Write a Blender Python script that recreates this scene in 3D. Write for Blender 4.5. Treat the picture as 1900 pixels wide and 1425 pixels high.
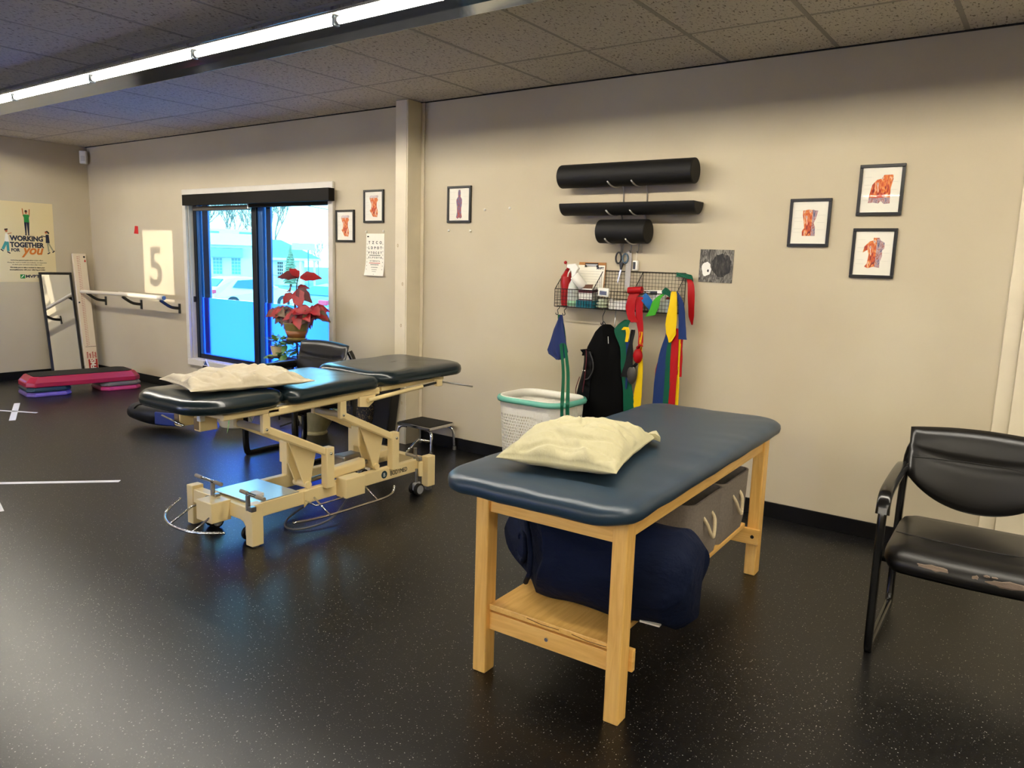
import bpy, bmesh, math, random
from mathutils import Vector, Matrix, noise
random.seed(7)
for o in list(bpy.data.objects): bpy.data.objects.remove(o)
SC = bpy.context.scene; COL = SC.collection
PI = math.pi

# ------------------------------------------------------------ camera
F, YAW, PITCH, ROLL, CZ = 1399.54, -0.62172, 0.15772, 0.03054, 1.483
fwd = Vector((math.sin(YAW)*math.cos(PITCH), math.cos(YAW)*math.cos(PITCH), -math.sin(PITCH)))
rgt = Vector((math.cos(YAW), -math.sin(YAW), 0)); upv = rgt.cross(fwd)
c_, s_ = math.cos(ROLL), math.sin(ROLL)
R_, U_ = c_*rgt+s_*upv, -s_*rgt+c_*upv
cd = bpy.data.cameras.new('camera'); cam = bpy.data.objects.new('camera', cd); COL.objects.link(cam)
cam.matrix_world = Matrix(((R_.x, U_.x, -fwd.x, 0), (R_.y, U_.y, -fwd.y, 0), (R_.z, U_.z, -fwd.z, CZ), (0, 0, 0, 1)))
cd.sensor_width = 36; cd.lens = F*36/1900; cd.clip_start = .05; cd.clip_end = 600
SC.camera = cam
# ------------------------------------------------------------ view, world, sun
vs = SC.view_settings; vs.view_transform = 'Standard'; vs.look = 'None'; vs.gamma = 1
vs.exposure = 0.0; vs.use_curve_mapping = False
W = bpy.data.worlds.new('world'); SC.world = W; W.use_nodes = True
wn = W.node_tree.nodes; wl = W.node_tree.links; wn.clear()
wo = wn.new('ShaderNodeOutputWorld'); wb = wn.new('ShaderNodeBackground'); wc = wn.new('ShaderNodeTexCoord')
wr = wn.new('ShaderNodeValToRGB'); wx = wn.new('ShaderNodeSeparateXYZ')
wl.new(wc.outputs['Generated'], wx.inputs[0]); wl.new(wx.outputs['Z'], wr.inputs[0])
wr.color_ramp.elements[0].position = 0.0; wr.color_ramp.elements[0].color = (1, .98, .95, 1)
wr.color_ramp.elements[1].position = .6; wr.color_ramp.elements[1].color = (.50, .78, 1.0, 1)
wl.new(wr.outputs[0], wb.inputs[0]); wb.inputs[1].default_value = 17.0; wl.new(wb.outputs[0], wo.inputs[0])
sd = bpy.data.lights.new('sun', 'SUN'); sd.energy = 4.5; sd.angle = math.radians(.17); sd.color = (1, .90, .74)
sun = bpy.data.objects.new('sun', sd); COL.objects.link(sun)
SUNDIR = Vector((-3.2, 10.05, -.365)).normalized()
sun.rotation_euler = SUNDIR.to_track_quat('-Z', 'Y').to_euler()
TUBE_E = 134.0

# ------------------------------------------------------------ helpers
def lin(c):
    return tuple((v/255/12.92 if v/255 <= .04045 else ((v/255+.055)/1.055)**2.4) for v in c)+(1,)
def mat(name, col, rough=.5, metal=0, spec=.5, bump=0, bscale=60, var=0, vscale=6, coat=0, trans=0, sheen=0, stretch=None, coord='Object', em=0):
    m = bpy.data.materials.new(name); m.use_nodes = True
    nt = m.node_tree; b = nt.nodes['Principled BSDF']
    c = lin(col)
    b.inputs['Base Color'].default_value = c; b.inputs['Roughness'].default_value = rough
    b.inputs['Metallic'].default_value = metal; b.inputs['Specular IOR Level'].default_value = spec
    b.inputs['Coat Weight'].default_value = coat; b.inputs['Coat Roughness'].default_value = .05
    b.inputs['Transmission Weight'].default_value = trans; b.inputs['Sheen Weight'].default_value = sheen
    if em: b.inputs['Emission Color'].default_value = c; b.inputs['Emission Strength'].default_value = em
    if bump or var:
        tc = nt.nodes.new('ShaderNodeTexCoord'); mp = nt.nodes.new('ShaderNodeMapping')
        nt.links.new(tc.outputs[coord], mp.inputs[0])
        if stretch: mp.inputs['Scale'].default_value = stretch
    if bump:
        n = nt.nodes.new('ShaderNodeTexNoise'); n.inputs['Scale'].default_value = bscale; n.inputs['Detail'].default_value = 4
        bp = nt.nodes.new('ShaderNodeBump'); bp.inputs['Strength'].default_value = min(1, bump*10); bp.inputs['Distance'].default_value = .01*bump*4
        nt.links.new(mp.outputs[0], n.inputs[0]); nt.links.new(n.outputs[0], bp.inputs['Height']); nt.links.new(bp.outputs[0], b.inputs['Normal'])
    if var:
        n = nt.nodes.new('ShaderNodeTexNoise'); n.inputs['Scale'].default_value = vscale; n.inputs['Detail'].default_value = 5
        r = nt.nodes.new('ShaderNodeValToRGB')
        r.color_ramp.elements[0].position = .3; r.color_ramp.elements[1].position = .7
        r.color_ramp.elements[0].color = tuple(max(0, v*(1-var)) for v in c[:3])+(1,)
        r.color_ramp.elements[1].color = tuple(min(1, v*(1+var)) for v in c[:3])+(1,)
        nt.links.new(mp.outputs[0], n.inputs[0]); nt.links.new(n.outputs[0], r.inputs[0]); nt.links.new(r.outputs[0], b.inputs['Base Color'])
    return m

class MB:
    def __init__(s): s.v = []; s.f = []; s.m = []
    def add(s, vs_, fs, mi=0):
        o = len(s.v); s.v += [tuple(v) for v in vs_]; s.f += [tuple(i+o for i in f) for f in fs]; s.m += [mi]*len(fs)
        return s
    def box(s, x0, x1, y0, y1, z0, z1, mi=0, M=None):
        v = [Vector((x, y, z)) for x in (x0, x1) for y in (y0, y1) for z in (z0, z1)]
        if M: v = [M @ p for p in v]
        return s.add(v, [(0, 1, 3, 2), (4, 6, 7, 5), (0, 4, 5, 1), (2, 3, 7, 6), (0, 2, 6, 4), (1, 5, 7, 3)], mi)
    def tube(s, pts, r, n=10, mi=0, closed=False, flat=None, cap=True, roll=None):
        """sweep; r number or list; flat=(w,h) rectangular-ish section using reference 'roll' vector"""
        pts = [Vector(p) for p in pts]; N = len(pts)
        rs = r if isinstance(r, (list, tuple)) else [r]*N
        T = []
        for i in range(N):
            a = pts[(i-1) % N] if (closed or i > 0) else pts[i]; b = pts[(i+1) % N] if (closed or i < N-1) else pts[i]
            t = (b-a); T.append(t.normalized() if t.length > 1e-9 else Vector((0, 0, 1)))
        ref = Vector(roll) if roll else (Vector((0, 0, 1)) if abs(T[0].z) < .9 else Vector((1, 0, 0)))
        rings = []; u = None
        for i in range(N):
            t = T[i]
            if roll: u = (ref-t*ref.dot(t))
            else:
                u = (ref-t*ref.dot(t)) if u is None else (u-t*u.dot(t))
            if u.length < 1e-6: u = t.orthogonal()
            u.normalize(); w = t.cross(u)
            if flat:
                a, b = flat; k = rs[i]/(rs[0] or 1)
                sec = [(a/2*math.copysign(abs(math.cos(q))**.5, math.cos(q)), b/2*math.copysign(abs(math.sin(q))**.5, math.sin(q))) for q in [2*PI*(j+.5)/n for j in range(n)]]
                rings.append([pts[i]+u*p*k+w*q*k for p, q in sec])
            else:
                rings.append([pts[i]+(u*math.cos(2*PI*j/n)+w*math.sin(2*PI*j/n))*rs[i] for j in range(n)])
        return s.loft(rings, closed=closed, cap=cap, mi=mi)
    def loft(s, rings, closed=False, cap=True, mi=0, capstart=True, capend=True):
        n = len(rings[0]); N = len(rings); v = [p for r in rings for p in r]; f = []
        for i in range(N if closed else N-1):
            k = (i+1) % N
            for j in range(n):
                f.append((i*n+j, i*n+(j+1) % n, k*n+(j+1) % n, k*n+j))
        if cap and not closed:
            if capstart: f.append(tuple(range(n-1, -1, -1)))
            if capend: f.append(tuple((N-1)*n+j for j in range(n)))
        return s.add(v, f, mi)
    def cyl(s, a, b, r, n=16, mi=0, r2=None):
        return s.tube([a, b], [r, r if r2 is None else r2], n, mi)
    def lathe(s, prof, c=(0, 0, 0), n=24, mi=0):
        rings = [[Vector((c[0]+r*math.cos(2*PI*j/n), c[1]+r*math.sin(2*PI*j/n), c[2]+z)) for j in range(n)] for r, z in prof]
        return s.loft(rings, mi=mi)
    def prism(s, poly, a, b, axis='y', mi=0):
        n = len(poly)
        def P(p, t): return {'y': (p[0], t, p[1]), 'x': (t, p[0], p[1]), 'z': (p[0], p[1], t)}[axis]
        v = [P(p, a) for p in poly]+[P(p, b) for p in poly]
        f = [tuple(range(n)), tuple(range(2*n-1, n-1, -1))]+[(i, n+i, n+(i+1) % n, (i+1) % n) for i in range(n)]
        return s.add(v, f, mi)
    def sphere(s, c, r, n=12, m=8, sc=(1, 1, 1), mi=0):
        rings = []
        for i in range(m+1):
            a = PI*i/m; rr = max(math.sin(a), .01)*r
            rings.append([Vector((c[0]+rr*math.cos(2*PI*j/n)*sc[0], c[1]+rr*math.sin(2*PI*j/n)*sc[1], c[2]-r*math.cos(a)*sc[2])) for j in range(n)])
        return s.loft(rings, mi=mi)
    def build(s, name, m, parent=None, smooth=False, bevel=0, seg=2, sub=0, auto=None):
        me = bpy.data.meshes.new(name); me.from_pydata(s.v, [], s.f); me.validate()
        for x in (m if isinstance(m, (list, tuple)) else [m]): me.materials.append(x)
        if len(me.polygons) == len(s.m):
            for p, i in zip(me.polygons, s.m): p.material_index = i
        bm = bmesh.new(); bm.from_mesh(me); bmesh.ops.recalc_face_normals(bm, faces=bm.faces); bm.to_mesh(me); bm.free()
        if smooth:
            for p in me.polygons: p.use_smooth = True
            if auto is not None:
                me.set_sharp_from_angle(angle=math.radians(auto))
        o = bpy.data.objects.new(name, me); COL.objects.link(o)
        if parent: o.parent = parent
        if bevel:
            b = o.modifiers.new('bevel', 'BEVEL'); b.width = bevel; b.segments = seg; b.limit_method = 'ANGLE'; b.angle_limit = math.radians(40)
        if sub:
            b = o.modifiers.new('sub', 'SUBSURF'); b.levels = sub; b.render_levels = sub
        return o
def tag(o, label, cat, group=None, kind=None):
    o['label'] = label; o['category'] = cat
    if group: o['group'] = group
    if kind: o['kind'] = kind
    return o
def thing(name, label, cat, loc=(0, 0, 0), rz=0, group=None, rx=0, ry=0):
    o = bpy.data.objects.new(name, None); COL.objects.link(o); o.empty_display_size = .05
    o.location = loc; o.rotation_euler = (rx, ry, rz)
    return tag(o, label, cat, group)
def struct(o): o['kind'] = 'structure'; return o
def copy_tree(o, parent=None):
    c = o.copy(); COL.objects.link(c); c.parent = parent
    for ch in [x for x in o.children]: copy_tree(ch, c)
    return c
def rrect(w, d, r, z, n=6, c=(0, 0)):
    r = max(min(r, w/2-1e-4, d/2-1e-4), 1e-4); pts = []
    for cx, cy, a0 in ((w/2-r, d/2-r, 0), (-w/2+r, d/2-r, PI/2), (-w/2+r, -d/2+r, PI), (w/2-r, -d/2+r, 1.5*PI)):
        for i in range(n+1):
            a = a0+PI/2*i/n; pts.append(Vector((c[0]+cx+r*math.cos(a), c[1]+cy+r*math.sin(a), z)))
    return pts
def slab(mb, w, d, r, prof, n=6, c=(0, 0), mi=0):
    """prof: list of (inset, z)"""
    return mb.loft([rrect(w-2*i, d-2*i, max(r-i, .004), z, n, c) for i, z in prof], mi=mi)
FONT = None
def text(name, s, size, loc, rot, m, parent=None, ext=.0006, align='LEFT', shear=0, off=0, sx=1, Wd=None, Hd=None):
    cu = bpy.data.curves.new(name, 'FONT'); cu.body = s; cu.size = size; cu.extrude = ext; cu.align_x = align; cu.shear = shear; cu.offset = off
    cu.resolution_u = 3
    t = bpy.data.objects.new(name+'_tmp', cu); COL.objects.link(t)
    dg = bpy.context.evaluated_depsgraph_get(); dg.update()
    me = bpy.data.meshes.new_from_object(t.evaluated_get(dg)); bpy.data.objects.remove(t)
    me.materials.clear(); me.materials.append(m); me.name = name
    if Wd or Hd:
        xs_ = [v.co.x for v in me.vertices]; ys_ = [v.co.y for v in me.vertices]
        kx = Wd/(max(xs_)-min(xs_)) if Wd else 1; ky = Hd/(max(ys_)-min(ys_)) if Hd else kx
        x0_ = min(xs_) if align == 'LEFT' else (min(xs_)+max(xs_))/2
        for v in me.vertices: v.co.x = (v.co.x-x0_)*kx; v.co.y = (v.co.y-min(ys_))*ky
    o = bpy.data.objects.new(name, me); COL.objects.link(o); o.location = loc; o.rotation_euler = rot; o.scale = (sx, 1, 1)
    if parent: o.parent = parent
    return o
def ribbon(name, pts, ws, m, parent=None, wdir=(1, 0, 0), th=.002, wave=0):
    mb = MB(); rings = []
    for i, (p, w) in enumerate(zip(pts, ws)):
        p = Vector(p); d = Vector(wdir[i]) if isinstance(wdir[0], (list, tuple)) else Vector(wdir); d.normalize()
        t = (Vector(pts[min(i+1, len(pts)-1)])-Vector(pts[max(i-1, 0)])).normalized(); nn = d.cross(t).normalized()*th/2
        k = 5; top = []; bot = []
        for j in range(k):
            q = j/(k-1)-.5; off = nn.normalized()*wave*math.cos(q*2*PI*1.5+i)
            top.append(p+d*w*q+nn+off); bot.append(p+d*w*q-nn+off)
        rings.append(top+bot[::-1])
    mb.loft(rings); return mb.build(name, m, parent, smooth=True, auto=50)
def interp(pts, n=6):
    """catmull-rom"""
    P = [Vector(p) for p in pts]; out = []
    for i in range(len(P)-1):
        a, b, c, d = P[max(i-1, 0)], P[i], P[i+1], P[min(i+2, len(P)-1)]
        for k in range(n):
            t = k/n; out.append(.5*((2*b)+(c-a)*t+(2*a-5*b+4*c-d)*t*t+(3*b-a-3*c+d)*t**3))
    out.append(P[-1]); return out

# ------------------------------------------------------------ materials
def wall_mat():
    m = mat('painted wall', (196, 184, 160), .75, spec=.25)
    nt = m.node_tree; b = nt.nodes['Principled BSDF']
    g = nt.nodes.new('ShaderNodeNewGeometry'); n = nt.nodes.new('ShaderNodeTexNoise'); n.inputs['Scale'].default_value = .9; n.inputs['Detail'].default_value = 3
    n2 = nt.nodes.new('ShaderNodeTexNoise'); n2.inputs['Scale'].default_value = 220
    r = nt.nodes.new('ShaderNodeValToRGB'); r.color_ramp.elements[0].position = .35; r.color_ramp.elements[1].position = .7
    r.color_ramp.elements[0].color = lin((186, 174, 150)); r.color_ramp.elements[1].color = lin((198, 188, 164))
    bp = nt.nodes.new('ShaderNodeBump'); bp.inputs['Strength'].default_value = .12; bp.inputs['Distance'].default_value = .002
    nt.links.new(g.outputs['Position'], n.inputs[0]); nt.links.new(n.outputs[0], r.inputs[0]); nt.links.new(r.outputs[0], b.inputs['Base Color'])
    nt.links.new(g.outputs['Position'], n2.inputs[0]); nt.links.new(n2.outputs[0], bp.inputs['Height']); nt.links.new(bp.outputs[0], b.inputs['Normal'])
    return m
def floor_mat():
    m = bpy.data.materials.new('speckled rubber floor'); m.use_nodes = True; nt = m.node_tree; b = nt.nodes['Principled BSDF']
    g = nt.nodes.new('ShaderNodeNewGeometry')
    b.inputs['Roughness'].default_value = .34; b.inputs['Specular IOR Level'].default_value = .38
    base = lin((12, 12, 14))
    prev = None
    for sc_, th, colr in ((90, .17, (165, 163, 158)), (150, .19, (105, 103, 98)), (34, .05, (215, 213, 205))):
        v = nt.nodes.new('ShaderNodeTexVoronoi'); v.inputs['Scale'].default_value = sc_; nt.links.new(g.outputs['Position'], v.inputs['Vector'])
        lt = nt.nodes.new('ShaderNodeMath'); lt.operation = 'LESS_THAN'; lt.inputs[1].default_value = th; nt.links.new(v.outputs['Distance'], lt.inputs[0])
        sp = nt.nodes.new('ShaderNodeSeparateColor'); nt.links.new(v.outputs['Color'], sp.inputs[0])
        gt = nt.nodes.new('ShaderNodeMath'); gt.operation = 'GREATER_THAN'; gt.inputs[1].default_value = .66; nt.links.new(sp.outputs[0], gt.inputs[0])
        mu = nt.nodes.new('ShaderNodeMath'); mu.operation = 'MULTIPLY'; nt.links.new(lt.outputs[0], mu.inputs[0]); nt.links.new(gt.outputs[0], mu.inputs[1])
        mx = nt.nodes.new('ShaderNodeMix'); mx.data_type = 'RGBA'; nt.links.new(mu.outputs[0], mx.inputs[0])
        if prev is None: mx.inputs[6].default_value = base
        else: nt.links.new(prev, mx.inputs[6])
        mx.inputs[7].default_value = lin(colr); prev = mx.outputs[2]
    nt.links.new(prev, b.inputs['Base Color'])
    n = nt.nodes.new('ShaderNodeTexNoise'); n.inputs['Scale'].default_value = 140; n.inputs['Detail'].default_value = 2
    bp = nt.nodes.new('ShaderNodeBump'); bp.inputs['Strength'].default_value = .2; bp.inputs['Distance'].default_value = .0011
    nt.links.new(g.outputs['Position'], n.inputs[0]); nt.links.new(n.outputs[0], bp.inputs['Height']); nt.links.new(bp.outputs[0], b.inputs['Normal'])
    return m
def tile_mat():
    m = bpy.data.materials.new('fissured ceiling tile'); m.use_nodes = True; nt = m.node_tree; b = nt.nodes['Principled BSDF']
    b.inputs['Roughness'].default_value = .9; b.inputs['Specular IOR Level'].default_value = .1
    g = nt.nodes.new('ShaderNodeNewGeometry'); mp = nt.nodes.new('ShaderNodeMapping'); mp.inputs['Scale'].default_value = (1, .45, 1)
    n = nt.nodes.new('ShaderNodeTexNoise'); n.inputs['Scale'].default_value = 90; n.inputs['Detail'].default_value = 3; n.inputs['Distortion'].default_value = .6
    r = nt.nodes.new('ShaderNodeValToRGB'); r.color_ramp.elements[0].position = .33; r.color_ramp.elements[1].position = .43
    r.color_ramp.elements[0].color = lin((120, 112, 98)); r.color_ramp.elements[1].color = lin((205, 198, 184))
    nt.links.new(g.outputs['Position'], mp.inputs[0]); nt.links.new(mp.outputs[0], n.inputs[0]); nt.links.new(n.outputs[0], r.inputs[0]); nt.links.new(r.outputs[0], b.inputs['Base Color'])
    bp = nt.nodes.new('ShaderNodeBump'); bp.inputs['Strength'].default_value = .5; bp.inputs['Distance'].default_value = .004
    nt.links.new(r.outputs[0], bp.inputs['Height']); nt.links.new(bp.outputs[0], b.inputs['Normal'])
    return m
def wood_mat(name, stretch, col=(253, 204, 118)):
    m = bpy.data.materials.new(name); m.use_nodes = True; nt = m.node_tree; b = nt.nodes['Principled BSDF']
    b.inputs['Roughness'].default_value = .38; b.inputs['Specular IOR Level'].default_value = .4
    tc = nt.nodes.new('ShaderNodeTexCoord'); mp = nt.nodes.new('ShaderNodeMapping'); mp.inputs['Scale'].default_value = stretch
    n = nt.nodes.new('ShaderNodeTexNoise'); n.inputs['Scale'].default_value = 9; n.inputs['Detail'].default_value = 6; n.inputs['Distortion'].default_value = 1.2
    r = nt.nodes.new('ShaderNodeValToRGB'); e = r.color_ramp.elements
    c = lin(col); e[0].position = .25; e[0].color = (c[0]*.86, c[1]*.78, c[2]*.62, 1); e[1].position = .62; e[1].color = c
    x = e.new(.9); x.color = (min(1, c[0]*1.12), min(1, c[1]*1.14), c[2]*1.15, 1)
    nt.links.new(tc.outputs['Object'], mp.inputs[0]); nt.links.new(mp.outputs[0], n.inputs[0]); nt.links.new(n.outputs[0], r.inputs[0]); nt.links.new(r.outputs[0], b.inputs['Base Color'])
    return m
M = {}
M['wall'] = wall_mat(); M['floor'] = floor_mat(); M['tile'] = tile_mat()
M['grid'] = mat('ceiling grid', (150, 144, 132), .6)
M['rubber_base'] = mat('black rubber baseboard', (9, 8, 8), .45, spec=.2)
M['trimpaint'] = mat('cream painted wood', (214, 203, 178), .55, var=.06, vscale=5)
M['sill'] = mat('grey white window trim', (205, 200, 190), .45, var=.05)
M['winframe'] = mat('dark anodised frame', (18, 26, 38), .35, metal=.4)
M['winblue'] = mat('blue outer mullion', (40, 90, 150), .35, metal=.2)
M['black'] = mat('black plastic', (16, 15, 15), .4)
M['shade'] = mat('dark bronze valance', (15, 12, 10), .5, spec=.12)
M['white'] = mat('white plastic', (232, 230, 222), .45)
M['paper'] = mat('paper', (240, 236, 222), .7)
M['chrome'] = mat('chrome', (220, 220, 222), .12, metal=1)
M['steel'] = mat('satin steel', (170, 170, 168), .3, metal=1)
M['navy'] = mat('navy vinyl', (38, 58, 76), .38, spec=.5, bump=.02, bscale=400)
M['dkteal'] = mat('dark green blue vinyl', (18, 32, 38), .26, spec=.6, bump=.01, bscale=350)
M['cream'] = mat('cream enamel', (246, 224, 168), .35, spec=.4)
M['leather'] = mat('black leather', (15, 13, 12), .36, spec=.5, bump=.015, bscale=250)
M['chairframe'] = mat('black chair frame', (10, 10, 11), .2, spec=.6)
M['woodz'] = wood_mat('maple grain upright', (6, 6, .5)); M['woodx'] = wood_mat('maple grain across', (.5, 6, 6)); M['woody'] = wood_mat('maple grain along', (6, .5, 6))
M['foam'] = mat('black foam', (15, 14, 13), .6, spec=.3, bump=.05, bscale=260)
M['darkhole'] = mat('dark gap', (6, 6, 6), .8)

# ------------------------------------------------------------ room shell
XL, XR, YB, YW, H = -9.595, 5.0, -5.5, 4.55, 2.70
struct(MB().box(XL-.2, XR+.2, YB-.2, YW+.25, -.1, 0).build('floor', M['floor']))
ceil = struct(MB().box(XL-.2, XR+.2, YB-.2, YW+.25, H+.012, H+.12).build('ceiling', M['tile']))
struct(MB().box(XL-.2, XL, YB-.2, YW+.25, 0, H+.02).build('wall_left', M['wall']))
struct(MB().box(XR, XR+.2, YB-.2, YW+.25, 0, H+.02).build('wall_right', M['wall']))
wx0, wx1, wz0, wz1 = -7.50, -5.28, .375, 2.085
wm = MB()
wm.box(XL, wx0, YW, YW+.25, 0, H+.02); wm.box(wx1, XR, YW, YW+.25, 0, H+.02)
wm.box(wx0, wx1, YW, YW+.25, 0, wz0); wm.box(wx0, wx1, YW, YW+.25, wz1, H+.02)
struct(wm.build('wall_back', M['wall']))
dx0, dx1 = -5.32, -4.42      # glazed door behind the camera, through which the low sun comes
dm = MB(); fw0, fw1 = -9.4, -7.05
dm.box(XL, fw0, YB-.2, YB, 0, H+.02); dm.box(fw1, dx0, YB-.2, YB, 0, H+.02); dm.box(fw0, fw1, YB-.2, YB, 0, .4); dm.box(fw0, fw1, YB-.2, YB, 2.35, H+.02); dm.box(dx1, XR, YB-.2, YB, 0, H+.02); dm.box(dx0, dx1, YB-.2, YB, 2.2, H+.02)
struct(dm.build('wall_front', M['wall']))

# baseboards
def bb(name, x0, x1, y0, y1):
    return struct(MB().box(x0, x1, y0, y1, 0, .095).build(name, M['rubber_base'], bevel=.003))
bb('baseboard_back', XL, -4.47, YW-.012, YW); b2 = bb('baseboard_back', -4.17, -.20, YW-.012, YW); bb('baseboard_left', XL, XL+.012, YB, YW-.012)
bb('baseboard_back', .22, XR, YW-.012, YW)
# cove toe
for a, b in ((XL, -4.47), (-4.17, -.20)):
    pass
# floor white tape lines
M['tape'] = mat('white floor tape', (225, 222, 225), .5)
def tape(pts, w, label):
    a, b = Vector(pts[0]), Vector(pts[1]); d = (b-a).normalized(); p = Vector((-d.y, d.x))*w/2
    mb = MB(); v = [(*(a+p), .0), (*(a-p), .0), (*(b-p), .0), (*(b+p), .0)]
    mb.add([(x, y, z) for x, y, z in v]+[(x, y, .0012) for x, y, z in v], [(3, 2, 1, 0), (4, 5, 6, 7), (0, 1, 5, 4), (1, 2, 6, 5), (2, 3, 7, 6), (3, 0, 4, 7)])
    tag(mb.build('floor_tape', M['tape']), label, 'tape', 'white tape marks on the floor')
tape([(-6.2, 1.02), (-4.852, 2.392)], .045, 'longest straight strip of white tape on the dark floor')
tape([(-8.3, 2.55), (-7.50, 2.98)], .035, 'thin upper strip of the white tape cross on the floor')
tape([(-8.1, 3.05), (-7.30, 2.70)], .05, 'wide strip crossing the thin one in the tape cross')
tape([(-5.3, 1.80), (-4.755, 1.66)], .045, 'short white tape tip at the left edge nearest the camera')

# ceiling tiles and grid
T = .6096; X0 = -4.18476; YL = [1.48, 2.70, 3.9228, YW]
tb = None
xs = [XL]+[X0+T*k for k in range(-8, 8)]
for j in range(len(YL)-1):
    for i in range(len(xs)-1):
        x0, x1, y0, y1 = xs[i], xs[i+1], YL[j], YL[j+1]
        o = MB().box(x0+.010, x1-.010, y0+.010, y1-.010, H-.001+random.uniform(0, .003), H+.012).build('ceiling_tile', M['tile'], ceil, bevel=.003, seg=1)
for x in xs[1:]:
    MB().box(x-.0115, x+.0115, YL[0], YW, H+.001, H+.0125).build('grid_bar', M['grid'], ceil)
for y in YL[:3]:
    MB().box(XL, xs[-1], y-.0115, y+.0115, H+.0012, H+.0128).build('grid_bar', M['grid'], ceil)
MB().box(XL, XR, YW-.02, YW, H-.004, H+.012).build('wall_angle', M['darkhole'], ceil)

# columns
def column(name, x0, x1, yf, gap):
    t = bpy.data.objects.new(name, None); COL.objects.link(t); t.location = ((x0+x1)/2, YW, 0); struct(t)
    w = (x1-x0)/2
    zb = .0
    MB().box(-w+.012, w-.012, yf-YW+.02, -.001, .0, H-.002).build('core_board', M['trimpaint'], t)
    MB().box(-w, w-.014, yf-YW, yf-YW+.02, .0, H-.002).build('front_board', M['trimpaint'], t, bevel=.003)
    MB().box(w-.012, w, yf-YW+.001, -.001, .0, H-.002).build('side_board', M['trimpaint'], t, bevel=.003)
    MB().box(w, w+.03, -.014, -.001, .096, H-.002).build('trim_strip', M['trimpaint'], t, bevel=.004)
    MB().box(-w-.075-.0, -w-.0, -.014, -.001, .0, H-.03).build('trim_strip', M['trimpaint'], t, bevel=.004)
    return t
column('trim_1', -4.325, -4.195, 4.385, 0)
t2 = column('trim_2', -.135, .16, 4.50, 0)
# knots on the column boards
knot = mat('wood knot', (176, 150, 104), .6)
tcol = bpy.data.objects['trim_1']
for x, z in ((-.035, 1.60), (.02, 1.30), (.005, .97), (.02, .34)):
    mb = MB(); mb.tube([(x+.006*math.cos(a), 4.385-YW-.0003, z+.012*math.sin(a)) for a in [2*PI*k/14 for k in range(14)]], .0018, 5, closed=True); mb.build('knot', knot, tcol)

# motion sensor in corner
s = thing('motion_sensor', 'small white sensor box high in the far left room corner', 'sensor', (XL+.04, YW-.06, 2.50), PI/4)
MB().box(-.04, .04, -.03, .03, 0, .15).build('housing', M['white'], s, bevel=.01)
MB().box(-.022, .022, -.033, -.028, .03, .09).build('lens', mat('sensor lens', (210, 208, 200), .3), s, bevel=.004)

# ------------------------------------------------------------ window
def thinfres(nt):
    lw_ = nt.nodes.new('ShaderNodeLayerWeight'); pw = nt.nodes.new('ShaderNodeMath'); pw.operation = 'POWER'; pw.inputs[1].default_value = 4
    ml = nt.nodes.new('ShaderNodeMath'); ml.operation = 'MULTIPLY_ADD'; ml.inputs[1].default_value = .6; ml.inputs[2].default_value = .04
    nt.links.new(lw_.outputs['Facing'], pw.inputs[0]); nt.links.new(pw.outputs[0], ml.inputs[0]); return ml
def gmat(name, tint, fres=1.45, gloss=.02):
    m = bpy.data.materials.new(name); m.use_nodes = True; nt = m.node_tree; nt.nodes.clear()
    o = nt.nodes.new('ShaderNodeOutputMaterial'); mx = nt.nodes.new('ShaderNodeMixShader'); tr = nt.nodes.new('ShaderNodeBsdfTransparent'); gl = nt.nodes.new('ShaderNodeBsdfGlossy')
    fr = thinfres(nt); gl.inputs['Roughness'].default_value = gloss
    tr.inputs[0].default_value = tint; nt.links.new(fr.outputs[0], mx.inputs[0]); nt.links.new(tr.outputs[0], mx.inputs[1]); nt.links.new(gl.outputs[0], mx.inputs[2]); nt.links.new(mx.outputs[0], o.inputs[0])
    return m
M['glass'] = gmat('tinted window glass', (.36, .59, .68, 1)); M['clearglass'] = gmat('clear glass', (1, 1, 1, 1))
def frosted():
    m = bpy.data.materials.new('frosted blue film'); m.use_nodes = True; nt = m.node_tree; nt.nodes.clear()
    o = nt.nodes.new('ShaderNodeOutputMaterial'); a = nt.nodes.new('ShaderNodeMixShader'); t = nt.nodes.new('ShaderNodeBsdfTranslucent'); g = nt.nodes.new('ShaderNodeBsdfGlossy')
    t.inputs[0].default_value = (.12, .31, .92, 1); g.inputs['Roughness'].default_value = .25; fr = thinfres(nt)
    nt.links.new(fr.outputs[0], a.inputs[0]); nt.links.new(t.outputs[0], a.inputs[1]); nt.links.new(g.outputs[0], a.inputs[2]); nt.links.new(a.outputs[0], o.inputs[0]); return m
M['film'] = frosted()
win = bpy.data.objects.new('window_1', None); COL.objects.link(win); win.location = ((wx0+wx1)/2, YW, 0); struct(win)
def wl_(x): return x-(wx0+wx1)/2
a, b = wl_(wx0), wl_(wx1); ta, tb_ = wl_(-7.56), wl_(-5.215)
for nm, bx in (('window_trim', (ta, tb_, -.032, .0, 2.085, 2.145)), ('window_trim', (ta, a+.0, -.032, .0, .375, 2.085)), ('window_trim', (b, tb_, -.032, 0, .375, 2.085)), ('window_trim', (ta, tb_, -.032, 0, .305, .375))):
    MB().box(*bx).build(nm, M['sill'], win, bevel=.008)
MB().box(a-.002, a+.012, 0, .16, .375, 2.085).build('jamb', M['sill'], win); MB().box(b-.012, b+.002, 0, .16, .375, 2.085).build('jamb', M['sill'], win)
MB().box(a, b, -.02, .16, .36, .382).build('window_sill', M['sill'], win, bevel=.003); MB().box(a, b, 0, .16, 2.075, 2.09).build('head_jamb', M['sill'], win)
fy0, fy1 = .045, .10
MB().box(a+.012, a+.06, fy0, fy1, .382, 2.075).build('frame_stile', M['winframe'], win, bevel=.003)
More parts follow.
